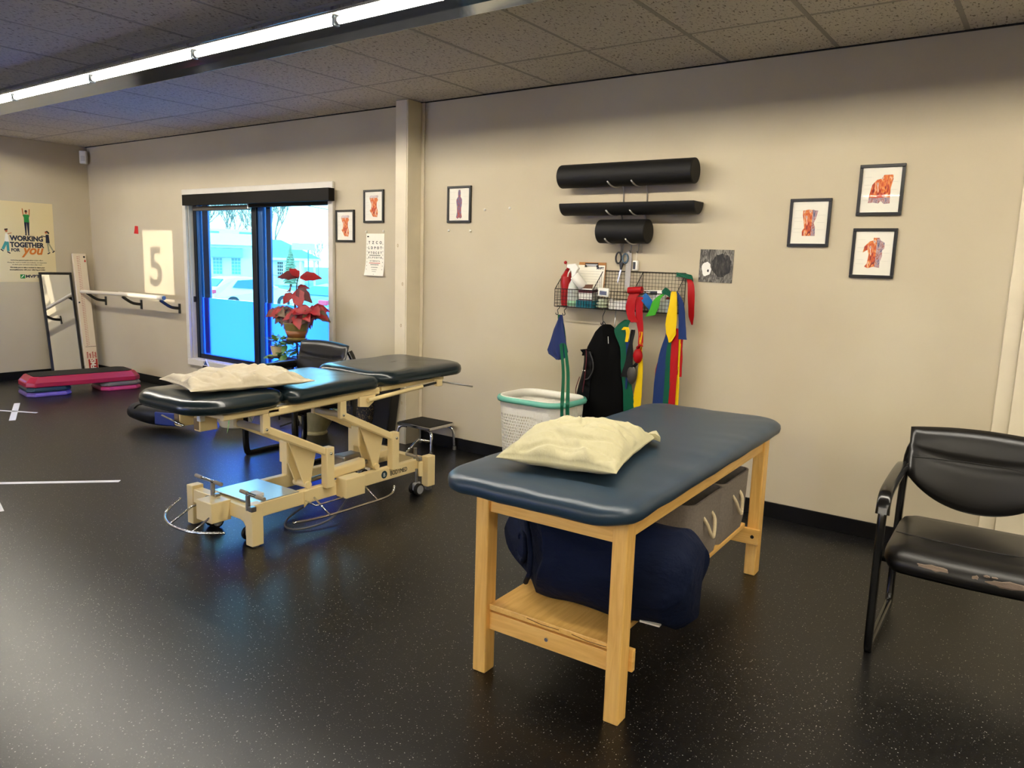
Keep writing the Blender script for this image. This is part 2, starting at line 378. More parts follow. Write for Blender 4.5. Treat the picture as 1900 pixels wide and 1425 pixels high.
MB().box(b-.04, b-.012, fy0, fy1, .382, 2.075).build('frame_stile', M['winframe'], win, bevel=.003)
MB().box(a+.075, b-.04, fy0, fy1, .382, .43).build('frame_rail', M['winframe'], win, bevel=.003)
MB().box(a+.075, b-.04, fy0, fy1, 1.99, 2.075).build('frame_rail', M['winframe'], win, bevel=.003)
xm0, xm1 = wl_(-6.47), wl_(-6.395)
MB().box(xm0, xm1, fy0-.01, fy1+.01, .382, 2.075).build('meeting_stile', M['winframe'], win, bevel=.003)
MB().box(a+.06, a+.105, fy0+.01, fy1, .43, 2.0).build('frame_stile', M['winblue'], win, bevel=.003)
MB().box(a+.125, a+.225, .080, .10, .44, 1.99).build('outer_mullion', M['winblue'], win, bevel=.003)
MB().box(xm1+.095, xm1+.165, .080, .10, .44, 1.99).build('outer_mullion', M['winblue'], win, bevel=.003)
MB().box(xm1, xm1+.075, fy0+.01, fy1, .43, 2.0).build('frame_stile', M['winblue'], win, bevel=.003)
for x0, x1 in ((a+.105, xm0), (xm1+.075, b-.04)):
    MB().box(x0, x1, .070, .074, 1.035, 1.99).build('glass_pane', M['glass'], win)
    MB().box(x0, x1, .070, .074, .43, 1.033).build('frosted_pane', M['film'], win)
MB().box(a+.012, a+.03, .02, .05, .98, 1.04).build('latch', M['black'], win, bevel=.003)
sh = thing('roller_shade', 'dark bronze roller shade valance rolled up over the window', 'shade', (-6.32, YW, 0))
MB().box(-1.12, 1.135, -.10, -.033, 1.975, 2.083).build('valance', M['shade'], sh, bevel=.003)
MB().box(-1.05, -.13, -.03, .02, 1.925, 1.97).build('hem_bar', mat('grey hem bar', (62, 56, 52), .5), sh, bevel=.004)
MB().box(-.10, 1.04, -.03, .02, 1.945, 1.985).build('hem_bar', M['shade'], sh, bevel=.004)
MB().box(-.125, -.105, -.03, 0, 1.93, 2.0).build('bracket', M['white'], sh, bevel=.003)

w2 = bpy.data.objects.new('added_fill_window', None); COL.objects.link(w2); w2.location = ((fw0+fw1)/2, YB-.1, 0); struct(w2)  # unseen window, added to bring cool daylight onto the left side
hw2 = (fw1-fw0)/2
for i in range(4):
    x = -hw2+2*hw2*i/3; MB().box(max(x-.03, -hw2), min(x+.03, hw2), -.04, .04, .4, 2.35).build('mullion', M['winframe'], w2)
for z in (.4, 2.30): MB().box(-hw2, hw2, -.04, .04, z, z+.05).build('frame_rail', M['winframe'], w2)
for i in range(3):
    x0, x1 = -hw2+2*hw2*i/3+.03, -hw2+2*hw2*(i+1)/3-.03
    MB().box(x0, x1, -.002, .002, 1.03, 2.30).build('glass_pane', M['clearglass'], w2); MB().box(x0, x1, -.002, .002, .45, 1.03).build('frosted_pane', M['film'], w2)
# door behind the camera with number
dr = bpy.data.objects.new('door_1', None); COL.objects.link(dr); dr.location = ((dx0+dx1)/2, YB-.1, 0); struct(dr)
w = (dx1-dx0)/2
for bx in ((-w, -w+.12, -.03, .03, 0, 2.2), (w-.16, w, -.03, .03, 0, 2.2), (-w+.12, w-.16, -.03, .03, 2.10, 2.2), (-w+.12, w-.16, -.03, .03, 0, .25)):
    MB().box(*bx).build('door_frame', M['winframe'], dr, bevel=.004)
MB().box(-w+.12, w-.16, -.003, .003, 1.33, 2.10).build('glass_pane', M['clearglass'], dr)
MB().box(-w+.12, w-.16, -.003, .003, .25, 1.33).build('frosted_pane', M['film'], dr)
text('door_number', '5', .60, (-.22, -.006, 1.50), (PI/2, 0, 0), M['white'], dr, off=.012)
MB().tube([(-.30, .03, .9), (-.30, .07, .9), (-.30, .07, 1.15), (-.30, .03, 1.15)], .012, 8).build('door_handle', M['chrome'], dr)

# ------------------------------------------------------------ fluorescent fixtures
M['tube'] = mat('lit fluorescent tube', (255, 245, 224), .3, em=TUBE_E)
M['reflector'] = mat('mirror reflector', (190, 195, 205), .10, metal=1)
M['channel'] = mat('fixture channel', (90, 88, 86), .45, metal=.3)
def fixture(xa, xb, yc, label, first):
    t = thing('fluorescent_fixture', label, 'light fixture', ((xa+xb)/2, yc, H-.001), 0, 'rows of strip lights')
    L = (xb-xa)/2
    MB().prism([(-.05, 0), (.05, 0), (.045, -.045), (-.045, -.045)], -L, L, 'x').build('channel', M['channel'], t)
    for s_ in (-1, 1):
        mb = MB(); prof = [(s_*.045, -.02), (s_*.10, -.042), (s_*.15, -.070), (s_*.19, -.100), (s_*.192, -.100), (s_*.152, -.066), (s_*.102, -.038), (s_*.046, -.015)]
        mb.prism(prof, -L, L, 'x'); mb.build('reflector_wing', M['reflector'], t)
    x = -L
    k = -1
    joints = [j-((xa+xb)/2) for j in JO if xa-.01 <= j <= xb+.01]
    for p, q in zip(joints[:-1], joints[1:]):
        tb = MB().cyl((p+.025, 0, -.068), (q-.025, 0, -.068), .0165, 14).build('lamp_tube', M['tube'], t, smooth=True, auto=60)
        MB().cyl((p+.008, 0, -.068), (p+.027, 0, -.068), .017, 12).build('tube_cap', M['steel'], t)
    for p in joints:
        MB().box(p-.008, p+.008, -.02, .02, -.092, -.045).build('lamp_holder', mat('lamp holder', (60, 70, 80), .4), t, bevel=.003)
    return t
JO = [-4.25-1.22*k for k in range(4, -8, -1)]
JO = sorted(JO)
fixture(JO[0], JO[-1], 2.655, 'long strip light with bright tubes and mirrored wings along the ceiling', True)
JO = [-5+1.22*k for k in range(0, 8)]
fixture(JO[0], JO[-1], -3.07, 'strip light row at the rear of the room behind the camera', False)
JO = [.4+1.22*k for k in range(0, 4)]
fixture(JO[0], JO[-1], -.27, 'strip light row overhead to the right of the camera', False)

# ------------------------------------------------------------ exterior
GZ = -.95
M['asphalt'] = mat('asphalt', (120, 135, 145), .8, var=.15, vscale=.3)
struct(MB().box(-160, 60, YW+.26, 160, GZ-.1, GZ).build('parking_lot', M['asphalt']))
M['bwhite'] = mat('white building paint', (235, 235, 230), .7); M['awn'] = mat('green awning canvas', (120, 165, 150), .7)
M['roofb'] = mat('blue grey shingle roof', (110, 135, 150), .7, var=.12, vscale=4); M['winpane'] = mat('building window', (110, 170, 175), .2)
M['darkpane'] = mat('dark door panes', (30, 50, 60), .2)
OX = Vector((-.829*70, .559*70, 0)); RZ = math.atan2(.829, .559)
def ext(name, label, cat, dd=70, u=0, group=None):
    p = Vector((-.829*dd+.559*u, .559*dd+.829*u, GZ)); return thing(name, label, cat, p, RZ, group)
bA = ext('shop_building', 'white building with green awning seen through left window pane', 'building')
mb = MB(); mb.box(-9, 2.0, 0, 8, 0, 3.3); mb.build('wall', M['bwhite'], bA)
MB().prism([(-.8, 3.3), (8.4, 3.3), (8, 4.3), (1.2, 4.3)], -9.2, 2.2, 'x').build('roof', mat('pale roof', (225, 222, 215), .7), bA)
MB().prism([(-1.2, 2.28), (0, 2.28), (0, 3.05), (-.9, 3.0)], -4.0, .85, 'x').build('awning', M['awn'], bA)
for u in (-3.1, -1.55, -.07):
    f = MB().box(u-.03, u+.80, -.06, 0, .78, 2.26).build('building_window', M['bwhite'], bA)
    for i in range(3):
        for j in range(5):
            MB().box(u+.02+i*.25, u+.24+i*.25, -.08, -.055, .84+j*.28, 1.08+j*.28).build('pane', M['winpane'], f)
for k in range(7):
    tag(MB().sphere((0, 0, 0), .42, 10, 6, (1, 1, .8)).build('round_bush', mat('hedge', (60, 95, 90), .8), smooth=True), ('leftmost', 'second', 'third', 'fourth', 'fifth', 'sixth', 'rightmost')[k]+' clipped round bush from the left below the shop windows', 'bush', 'row of round bushes outside')
    o = bpy.data.objects[-1] if False else COL.objects[-1]; u = -3.6+k*.85; dd = 68.4
    o.location = (-.829*dd+.559*u, .559*dd+.829*u, GZ+.34)
bB = ext('gabled_building', 'white building with blue grey hipped roof behind the conifer', 'building')
MB().box(2.3, 6.0, -.2, 8, 0, 2.35).build('wall', M['bwhite'], bB)
mb = MB(); mb.add([(2.25, -.9, 2.35), (7.4, -.9, 2.35), (7.4, 8, 2.35), (2.25, 8, 2.35), (2.9, 2.5, 3.95), (4.2, 2.5, 3.95)], [(0, 1, 5, 4), (1, 2, 5), (2, 3, 4, 5), (3, 0, 4), (0, 3, 2, 1)]); mb.build('hipped_roof', M['roofb'], bB)
MB().box(2.25, 7.4, -.95, -.85, 2.15, 2.36).build('fascia', M['bwhite'], bB)
d_ = MB().box(3.66, 4.22, -.26, -.2, .55, 2.1).build('french_door', M['bwhite'], bB)
for i in range(3):
    for j in range(5):
        MB().box(3.72+i*.155, 3.84+i*.155, -.28, -.25, .62+j*.29, .84+j*.29).build('pane', M['darkpane'], d_)
for u in (2.45, 3.2, 5.6, 6.8):
    MB().box(u-.09, u+.09, -.85, -.65, 0, 2.2).build('porch_post', M['bwhite'], bB)
MB().tube([(1.8, -1.3, 1.0), (3.2, -1.3, .9), (5.2, -1.3, .45)], .03, 6).build('ramp_rail', M['steel'], bB)
bC = ext('distant_house', 'pale far house with grey windows above the shop roof', 'building', 100)
MB().box(-9, 4, 0, 8, 0, 5.6).build('wall', M['bwhite'], bC)
for u in (-3.0, .9): MB().box(u, u+1.6, -.05, 0, 4.4, 5.3).build('window', M['winpane'], bC)
# conifer
ct = ext('conifer', 'tall narrow conifer standing before the hip roofed building', 'tree', 66, 4.55)
mb = MB(); rnd = random.Random(3)
for k in range(15):
    z = .25+k*.2; r = .62*(1-(k/15)**1.6)+.05
    pts0 = [Vector((math.cos(a)*r*rnd.uniform(.75, 1.1), math.sin(a)*r*rnd.uniform(.75, 1.1), z+rnd.uniform(-.05, .05))) for a in [2*PI*j/14 for j in range(14)]]
    mb.loft([pts0, [Vector((p.x*.4, p.y*.4, z+.34)) for p in pts0]])
mb.build('foliage', mat('conifer green', (110, 125, 95), .9, var=.3, vscale=3), ct); MB().cyl((0, 0, 0), (0, 0, .4), .1, 8).build('trunk', mat('bark', (90, 75, 60), .9), ct)
# bare trees on the hill
barkm = mat('bare winter branches', (150, 135, 118), .9)
def bare_tree(u, dd, h, seed, label):
    t = ext('bare_tree', label, 'tree', dd, u, 'bare winter trees on the hill'); r_ = random.Random(seed); mb = MB()
    def br(p, d, L, r, lv):
        q = p+d*L; mb.tube([p, (p+q)/2+Vector((r_.uniform(-1, 1), r_.uniform(-1, 1), 0))*L*.06, q], [r, r*.8, r*.6], 4)
        if lv == 0: return
        for k in range(4 if lv > 1 else 3):
            dd_ = (d+Vector((r_.uniform(-1, 1), r_.uniform(-1, 1), r_.uniform(-.1, .7)))*.75).normalized()
            br(p+d*L*r_.uniform(.55, 1), dd_, L*r_.uniform(.55, .75), r*.6, lv-1)
    br(Vector((0, 0, 0)), Vector((0, 0, 1)), h*.42, h*.016, 5 if h > 8 else 4)
    mb.build('branches', barkm, t)
for i, (u, dd, h, lb) in enumerate(((-4.5, 124, 11.0, 'bare winter tree behind the far house at its left end'), (-.5, 130, 12.5, 'bare winter tree rising above the middle of the far house'), (3.2, 122, 11.0, 'bare winter tree right of the far house beside the window stile'), (6.2, 120, 13, 'tallest bare winter tree above the hip roof'), (9.8, 95, 5.0, 'small bare tree at the right end of the window view'))):
    bare_tree(u, dd, h, i+5, lb)
# utility wire, lamp posts
def pt(dd, u, z): return (-.829*dd+.559*u, .559*dd+.829*u, z)
wire = mat('black wire', (30, 30, 34), .6)
tag(MB().tube([pt(45, -1.2, 5.35), pt(45, 1.2, 4.85), pt(45, 3.2, 4.5), pt(45, 5.6, 4.18)], .018, 6).build('utility_cable', wire), 'lower dark overhead cable crossing the window view', 'cable')
tag(MB().tube([pt(47, 1.4, 6.2), pt(47, 3.5, 5.75), pt(47, 6, 5.4)], .012, 6).build('utility_cable', wire), 'upper thin overhead cable near the top of the window', 'cable')
for u, hh, lb in ((2.1, 2.4, 'dark post with round yellow base left of the french door'), (5.45, 3.0, 'green sign post at the right side of the window view')):
    t = thing('post', lb, 'post', pt(60, u, GZ), RZ, None)
    MB().cyl((0, 0, 0), (0, 0, hh), .05, 8).build('pole', mat('post paint', (70, 120, 115), .6), t)
    if hh < 2.5: MB().lathe([(.22, 0), (.2, .18), (.06, .3)], n=12).build('yellow_base', mat('yellow base', (240, 225, 140), .6), t)
    else: MB().box(-1.2, .5, -.03, .03, 3.0, 3.5).build('sign_board', mat('pale green sign', (205, 235, 225), .6), t)
t = thing('notice_sign', 'small dark square sign on the white wall outside', 'sign', pt(69.6, 2.95, .6), RZ)
MB().box(-.2, .2, -.03, 0, 0, .4).build('sign_plate', mat('sign dark', (50, 60, 70), .5), t); MB().box(-.1, .1, -.036, -.028, .06, .2).build('symbol', M['white'], t)
MB().box(-.1, .0, -.036, -.028, .24, .34).build('symbol', M['white'], t)
# parking lines
for u, lb in ((3.9, 'white painted parking line nearest the pale blue car outside'), (2.6, 'white painted parking line nearer the conifer')):
    a_, b_ = Vector(pt(36, u, GZ)), Vector(pt(52, u+1.2, GZ)); d = (b_-a_).normalized().cross(Vector((0, 0, 1)))*.08
    MBx = MB().add([a_-d, a_+d, b_+d, b_-d]+[p+Vector((0, 0, .01)) for p in (a_-d, a_+d, b_+d, b_-d)], [(0, 1, 2, 3), (4, 5, 6, 7), (0, 1, 5, 4), (1, 2, 6, 5), (2, 3, 7, 6), (3, 0, 4, 7)])
    tag(MBx.build('parking_line', M['bwhite']), lb, 'line')
# cars (heading +Y)
M['carglass'] = mat('car glass', (20, 90, 150), .08, spec=.8); M['tyre'] = mat('tyre', (30, 40, 50), .7)
def car(loc, paint, label):
    t = thing('car', label, 'car', loc)
    body = [(-2.2, .35), (-2.25, .62), (-2.18, 1.0), (-1.95, 1.12), (-1.55, 1.42), (-1.0, 1.50), (-.1, 1.50), (.5, 1.38), (1.15, 1.0), (1.9, .88), (2.2, .68), (2.25, .35), (1.8, .25), (-1.8, .25)]
    mb = MB(); rings = []
    for x, k, ins in ((-.9, .94, .0), (-.86, 1, 0), (.86, 1, 0), (.9, .94, 0)):
        pass
    def xw(z): return .90 if z < .95 else .90-(z-.95)*.42
    v = [(-xw(z), y, z) for y, z in body]+[(xw(z), y, z) for y, z in body]; n = len(body)
    mb.add(v, [tuple(range(n-1, -1, -1)), tuple(range(n, 2*n))]+[(i, (i+1) % n, n+(i+1) % n, n+i) for i in range(n)])
    mb.build('body', paint, t, bevel=.05, seg=3)
    for sx in (-1, 1):
        q = [(-1.30, 1.06), (-.95, 1.36), (-.2, 1.40), (.4, 1.29), (.95, 1.02), (-.2, .98)]
        mb = MB(); v = [(sx*(xw(z)+.012), y, z) for y, z in q]+[(sx*(xw(z)-.02), y, z) for y, z in q]; k = len(q)
        mb.add(v, [tuple(range(k)), tuple(range(2*k-1, k-1, -1))]+[(i, (i+1) % k, k+(i+1) % k, k+i) for i in range(k)]); mb.build('side_window', M['carglass'], t)
        for y in (-1.33, 1.30):
            w = MB().cyl((sx*.72, y, .34), (sx*.93, y, .34), .34, 20).build('wheel', M['tyre'], t)
            MB().cyl((sx*.90, y, .34), (sx*.94, y, .34), .2, 14).build('hub_cap', M['steel'], w)
        MB().box(min(sx*.45, sx*.88), max(sx*.45, sx*.88), -2.27, -2.1, .80, .98).build('tail_light', mat('red tail light', (230, 60, 90), .3), t, bevel=.03)
        MB().box(min(sx*.9, sx*1.06), max(sx*.9, sx*1.06), .75, .92, .98, 1.1).build('wing_mirror', paint, t, bevel=.03)
    mb = MB(); mb.add([(-.72, -2.0, 1.13), (.72, -2.0, 1.13), (.60, -1.62, 1.42), (-.60, -1.62, 1.42), (-.72, -1.97, 1.10), (.72, -1.97, 1.10), (.6, -1.57, 1.40), (-.6, -1.57, 1.40)], [(0, 1, 2, 3), (7, 6, 5, 4), (0, 4, 5, 1), (1, 5, 6, 2), (2, 6, 7, 3), (3, 7, 4, 0)])
    mb.build('rear_window', M['carglass'], t); return t
car((-30, 20.95, GZ), mat('white car paint', (235, 238, 238), .25, spec=.6), 'white car parked just outside the left window pane')
car((-21.6, 19.9, GZ), mat('blue car paint', (120, 170, 205), .25, spec=.6), 'pale blue car at the right edge of the window view')

# ------------------------------------------------------------ treatment table (wood, navy top)
TA = math.radians(2.0)
tt = thing('treatment_table', 'wooden treatment table with navy padded top and lower shelf', 'table', (-1.60, 2.036, 0), TA)
LW, LL, LH = .592, 1.60, .735
for x in (0, LW-.055):
    for y in (0, LL-.075):
        o = MB().box(x, x+.055, y, y+.075 if y else .062, 0, LH).build('leg', M['woodz'], tt, bevel=.005)
MB().box(.055, LW-.055, .012, .034, .615, LH).build('apron', M['woodx'], tt, bevel=.002)
MB().box(.055, LW-.055, LL-.034, LL-.012, .615, LH).build('apron', M['woodx'], tt, bevel=.002)
MB().box(.010, .032, .062, LL-.075, .63, LH).build('apron', M['woody'], tt, bevel=.002)
MB().box(LW-.032, LW-.010, .062, LL-.075, .63, LH).build('apron', M['woody'], tt, bevel=.002)
MB().box(.058, LW-.058, .015, LL-.10, .246, .268).build('shelf', M['woody'], tt, bevel=.003)
MB().box(-.01, LW+.012, .064, .086, .165, .243).build('crossrail', M['woodx'], tt, bevel=.003)
cr = MB().box(-.01, LW+.012, LL-.10, LL-.077, .165, .243).build('crossrail', M['woodx'], tt, bevel=.003)
MB().box(.055, LW-.055, .022, .062, .168, .235).build('crossrail', M['woodx'], tt, bevel=.002)
MB().cyl((.30, .016, .205), (.30, .024, .205), .007, 12).build('screw', M['chrome'], tt)
MB().cyl((LW-.02, LL-.102, .205), (LW-.02, LL-.098, .205), .009, 12).build('bolt', M['darkhole'], tt)
for z0, x0 in ((.262, .22), (.258, .40)):
    MB().tube([(x0, .0146, z0), (x0+.06, .0146, z0-.006), (x0+.13, .0146, z0-.004)], .0012, 5).build('split', mat('dark split', (120, 70, 30), .7), tt)
for k, (xa, za) in enumerate(((.455, .705), (.475, .705))):
    MB().tube([(xa, .0112, za), (xa+.025, .0112, za-.035)], .0011, 5).build('scratch', mat('scratch', (110, 70, 35), .7), tt)
cw, cl = .705, 1.80
mb = MB()
prof = [(.10, LH-.002), (.015, LH-.008), (.0, LH+.002), (-.004, LH+.020), (-.002, LH+.035), (.012, LH+.047), (.035, LH+.053), (.08, LH+.056), (.16, LH+.057), (.26, LH+.057), (.342, LH+.057)]
rings = []
for i, z in prof:
    ring = rrect(cw-2*i, cl-2*i, max(.13-i, .01), z, 8, (LW/2+.010, LL/2-.085))
    # resample straight sides
    out = []
    for a_, b_ in zip(ring, ring[1:]+ring[:1]):
        L = (b_-a_).length; k = max(1, 1); out.append(a_)
    rings.append(out)
def dense(ring, ref):
    out = []
    for idx, k in enumerate(ref):
        a_, b_ = ring[idx], ring[(idx+1) % len(ring)]
        for j in range(k): out.append(a_.lerp(b_, j/k))
    return out
ref = [max(1, int((rings[4][(i+1) % len(rings[4])]-rings[4][i]).length/.03)) for i in range(len(rings[4]))]
rings = [dense(r, ref) for r in rings]
for ri, r in enumerate(rings):
    if 1 <= ri <= 7:
        for p in r:
            n = noise.noise(Vector((p.x*9, p.y*9, ri*.15)))
            p.z += n*(.0045 if ri > 3 else .004); 
mb.loft(rings); mb.build('padded_top', M['navy'], tt, smooth=True)

# pillows
def pillow_mesh(w, d, h, seed, sag=0, tail=None, n=100, m=76, amp=1.0, pinch=.28, wr=1.0):
    mb = MB(); top = []; bot = []
    for j in range(m+1):
        for i in range(n+1):
            u, v = i/n*2-1, j/m*2-1
            e = (1-abs(u)**2.6)*(1-abs(v)**2.6); th = max(e, 0)**.5
            px = u*(1-pinch*.35*(1-abs(v)**2)*abs(u)**3); py = v*(1-pinch*.35*(1-abs(u)**2)*abs(v)**3)
            x, y = px*w/2, py*d/2
            nz = noise.noise(Vector((x*7+seed, y*7, .3)))*.012+noise.noise(Vector((x*22+seed, y*13, 1.3)))*.005
            # radial creases from edges/corners
            cre = math.sin((x*38+math.sin(y*15+seed)*1.2))*.0035*max(0, abs(v)-.35)+math.sin((y*44+math.sin(x*11)*1.5))*.0035*max(0, abs(u)-.45)
            cre2 = (1-min(1, abs(noise.noise(Vector((x*10+y*5+seed, y*4-x*3, 4))))*5))*.0055-(1-min(1, abs(noise.noise(Vector((x*6-y*9, y*7+seed, 9))))*6))*.003
            z = h*th; wk = min(1, th*1.6)*wr
            top.append((x, y, .35*h*(1-th)*0+z*.68+(nz-cre2+cre*2.2)*wk+.36*h))
            bot.append((x, y, .36*h-z*.36+cre*1.6*wk*(.4)))
    W = n+1; N = len(top); f = []
    for j in range(m):
        for i in range(n):
            a_ = j*W+i; f.append((a_, a_+1, a_+W+1, a_+W)); f.append((N+a_+W, N+a_+W+1, N+a_+1, N+a_))
    for i in range(n): f.append((i, N+i, N+i+1, i+1)); k = m*W+i; f.append((k, k+1, N+k+1, N+k))
    for j in range(m): k = j*W; f.append((k, k+W, N+k+W, N+k)); k = j*W+n; f.append((k, N+k, N+k+W, k+W))
    mb.add(top+bot, f); return mb
M['pillow'] = mat('pale yellow pillowcase', (198, 191, 152), .65, sheen=.1, bump=.2, bscale=11, stretch=(1, 2.2, 1))
M['pillow2'] = mat('ivory pillowcase', (196, 184, 158), .65, sheen=.1, bump=.2, bscale=12, stretch=(1, 1.8, 1))
p1 = thing('pillow', 'pale yellow pillow lying on the navy treatment table', 'pillow', (-1.345, 2.325, LH+.055), math.radians(103))
pillow_mesh(.60, .42, .130, 3, wr=1.8).build('case', M['pillow'], p1, smooth=True)
# open end of the case, flattened flap
fl = MB(); rr = []
for i in range(9):
    x = .27+i*.018; hw = .17-.006*i; rr.append([Vector((x, -.06-hw+2*hw*j/16, .052-.002*i+.010*math.sin(j*1.3+i*.2)+(.014*math.sin(PI*j/16)))) for j in range(17)]+[Vector((x, -.06-hw+2*hw*j/16, .034-.002*i+.006*math.sin(j*1.3+i*.2))) for j in range(16, -1, -1)])
fl.loft(rr).build('open_hem', M['pillow'], p1, smooth=True, auto=60)

# rolled navy sheet / cover on shelf
M['navycloth'] = mat('navy cloth', (11, 21, 46), .8, spec=.15, bump=.4, bscale=9, stretch=(1, 2, 2))
rl = thing('rolled_blanket', 'large rolled navy blanket on the lower shelf under the table', 'blanket', (-1.225, 2.315, .266), math.radians(5))
mb = MB(); rings = []
for i in range(41):
    t = i/40; x = -.34+.68*t
    r = .172*(1-max(0, abs(t-.5)*2-.86)/.14*.30)
    ring = []
    for j in range(40):
        a_ = 2*PI*j/40; k = 1+.05*noise.noise(Vector((math.cos(a_)*2, math.sin(a_)*2+x*2, x*5)))+.022*math.sin(a_*4+x*22+2*math.sin(a_*2))*(.5+abs(t-.5)*2)
        ring.append(Vector((x+.012*math.sin(a_*3)-.15*math.cos(a_)*max(0, 1-t/.4), r*k*1.02*math.cos(a_), .170+max(-.169, r*k*math.sin(a_)*(1 if math.sin(a_) > 0 else 1)))))
    rings.append(ring)
mb.loft(rings); mb.build('roll', M['navycloth'], rl, smooth=True)
mb = MB(); mb.tube([(-.345-.15*((.02+.0065*k)*math.cos(k*.55))/.172, (.02+.0065*k)*math.cos(k*.55), .165+(.02+.0065*k)*math.sin(k*.55)) for k in range(20)], .010, 8); mb.build('spiral_fold', M['navycloth'], rl, smooth=True)
# white edge tag
MB().box(.19, .26, -.118, -.098, .034, .040).build('white_label', M['white'], rl)

# fabric bins
M['greycloth'] = mat('grey linen', (132, 122, 112), .9, bump=.06, bscale=300, var=.12, vscale=90)
M['rope'] = mat('rope', (226, 208, 170), .8, bump=.1, bscale=120)
def bin_(loc, rz, label):
    t = thing('fabric_bin', label, 'storage bin', loc, rz, 'grey rope handled bins')
    w, d, h = .33, .38, .285
    mb = MB(); mb.loft([rrect(w-.03, d-.03, .03, 0), rrect(w-.01, d-.01, .04, .06), rrect(w, d, .045, h*.7), rrect(w+.005, d+.005, .045, h), rrect(w-.012, d-.012, .04, h), rrect(w-.03, d-.03, .035, .06), rrect(w-.05, d-.05, .03, .012)]); mb.build('bin_body', M['greycloth'], t, smooth=True, auto=50)
    for s_ in (1, -1):
        for e in (0,):
            mb = MB(); x = s_*(w/2+.006)
            pts = interp([(x-.01*s_, -.05, h*.72), (x+.008*s_, -.045, h*.62), (x+.02*s_, -.012, h*.42), (x+.02*s_, .012, h*.42), (x+.008*s_, .045, h*.62), (x-.01*s_, .05, h*.72)], 6)
            mb.tube(pts, .0075, 8); mb.build('rope_handle', M['rope'], t, smooth=True)
    return t
# handle sides face +X of the room side of the table
bin_((-1.250, 2.945, .269), TA, 'nearer grey linen bin with rope handle on the table shelf')
bin_((-1.265, 3.33, .269), TA, 'farther grey linen bin with rope handle behind the first')

# ------------------------------------------------------------ hi-lo table
hl = thing('adjustable_therapy_table', 'cream framed height adjustable therapy table with dark three section top', 'table', (-3.50, 2.95, 0), 0)
X_ = lambda x: x+3.50
Y_ = lambda y: y-2.95
def hb(name, x0, x1, y0, y1, z0, z1, m='cream', bev=.004, par=None):
    return MB().box(X_(x0), X_(x1), Y_(y0), Y_(y1), z0, z1).build(name, M[m], par or hl, bevel=bev)
# pads
def pad(name, w, d, r, cx, cy, z, h, tilt=0, face=None, nse=1):
    mb = MB(); prof = [(.08, 0), (.012, .002), (0, .012), (-.005, h*.42), (0, h*.70), (.018, h*.90), (.045, h*.98), (.09, h), (.15, h), (w/2-.012, h)]
    rings = [rrect(w-2*i, d-2*i, max(r-i, .01), zz, 8) for i, zz in prof]
    ref = [max(1, int((rings[3][(i+1) % len(rings[3])]-rings[3][i]).length/.03)) for i in range(len(rings[3]))]
    rings = [dense(r_, ref) for r_ in rings]
    for ri, r_ in enumerate(rings):
        for p in r_:
            if face and p.y < 0:   # taper toward the head end
                k = 1-face*(-p.y/(d/2))**2; p.x *= k
            if ri > 2: p.z += .004*nse*noise.noise(Vector((p.x*8, p.y*8, cy)))
    mb.loft(rings); o = mb.build(name, M['dkteal'], hl, smooth=True); o.location = (X_(cx), Y_(cy), z); o.rotation_euler = (tilt, 0, 0)
    return o
pad('head_pad', .64, .56, .16, -3.50, 2.215, .722, .075, math.radians(0), .08)
pad('middle_pad', .64, .66, .07, -3.50, 2.80, .725, .075, math.radians(1.6))
pad('foot_pad', .65, .78, .12, -3.49, 3.515, .746, .080, math.radians(.5))
# head breathing slot plug
MB().lathe([(.001, 0), (.022, 0), (.022, .012), (.001, .013)], (X_(-3.60), Y_(2.16), .794), 16).build('valve_cap', M['steel'], hl, smooth=True, auto=40)
# upper frame
for x in (-3.235, -3.765):
    MB().tube([(X_(x), Y_(2.10), .70), (X_(x), Y_(2.42), .70)], .01, 8, flat=(.03, .035), roll=(0, 0, 1)).build('head_rail', M['cream'], hl)
    MB().tube([(X_(x), Y_(2.36), .688), (X_(x), Y_(3.14), .713)], .01, 8, flat=(.045, .035), roll=(0, 0, 1)).build('top_rail', M['cream'], hl)
    MB().tube([(X_(x), Y_(3.16), .720), (X_(x), Y_(3.72), .733)], .01, 8, flat=(.03, .03), roll=(0, 0, 1)).build('foot_rail', M['cream'], hl)
for y, z in ((2.12, .70), (2.36, .70), (2.42, .695), (3.10, .715), (3.70, .735)):
    MB().tube([(X_(-3.76), Y_(y), z), (X_(-3.24), Y_(y), z)], .01, 8, flat=(.028, .028), roll=(0, 0, 1)).build('cross_rail', M['cream'], hl)
# gas strut and release lever
MB().cyl((X_(-3.19), Y_(3.02), .675), (X_(-3.19), Y_(3.48), .705), .013, 12).build('strut_tube', M['cream'], hl, smooth=True, auto=50)
MB().cyl((X_(-3.19), Y_(3.48), .705), (X_(-3.19), Y_(3.62), .714), .008, 10).build('strut_rod', M['black'], hl)
hb('strut_bracket', -3.205, -3.175, 3.61, 3.66, .69, .735)
MB().prism([(Y_(2.97), .70), (Y_(3.10), .70), (Y_(3.08), .655), (Y_(3.04), .63), (Y_(2.97), .64)], X_(-3.225), X_(-3.205), 'x').build('strut_plate', M['cream'], hl, bevel=.003)
MB().tube([(X_(-3.18), Y_(3.66), .715), (X_(-3.10), Y_(3.72), .705), (X_(-3.02), Y_(3.78), .69)], .005, 8).build('release_lever', M['steel'], hl, smooth=True)
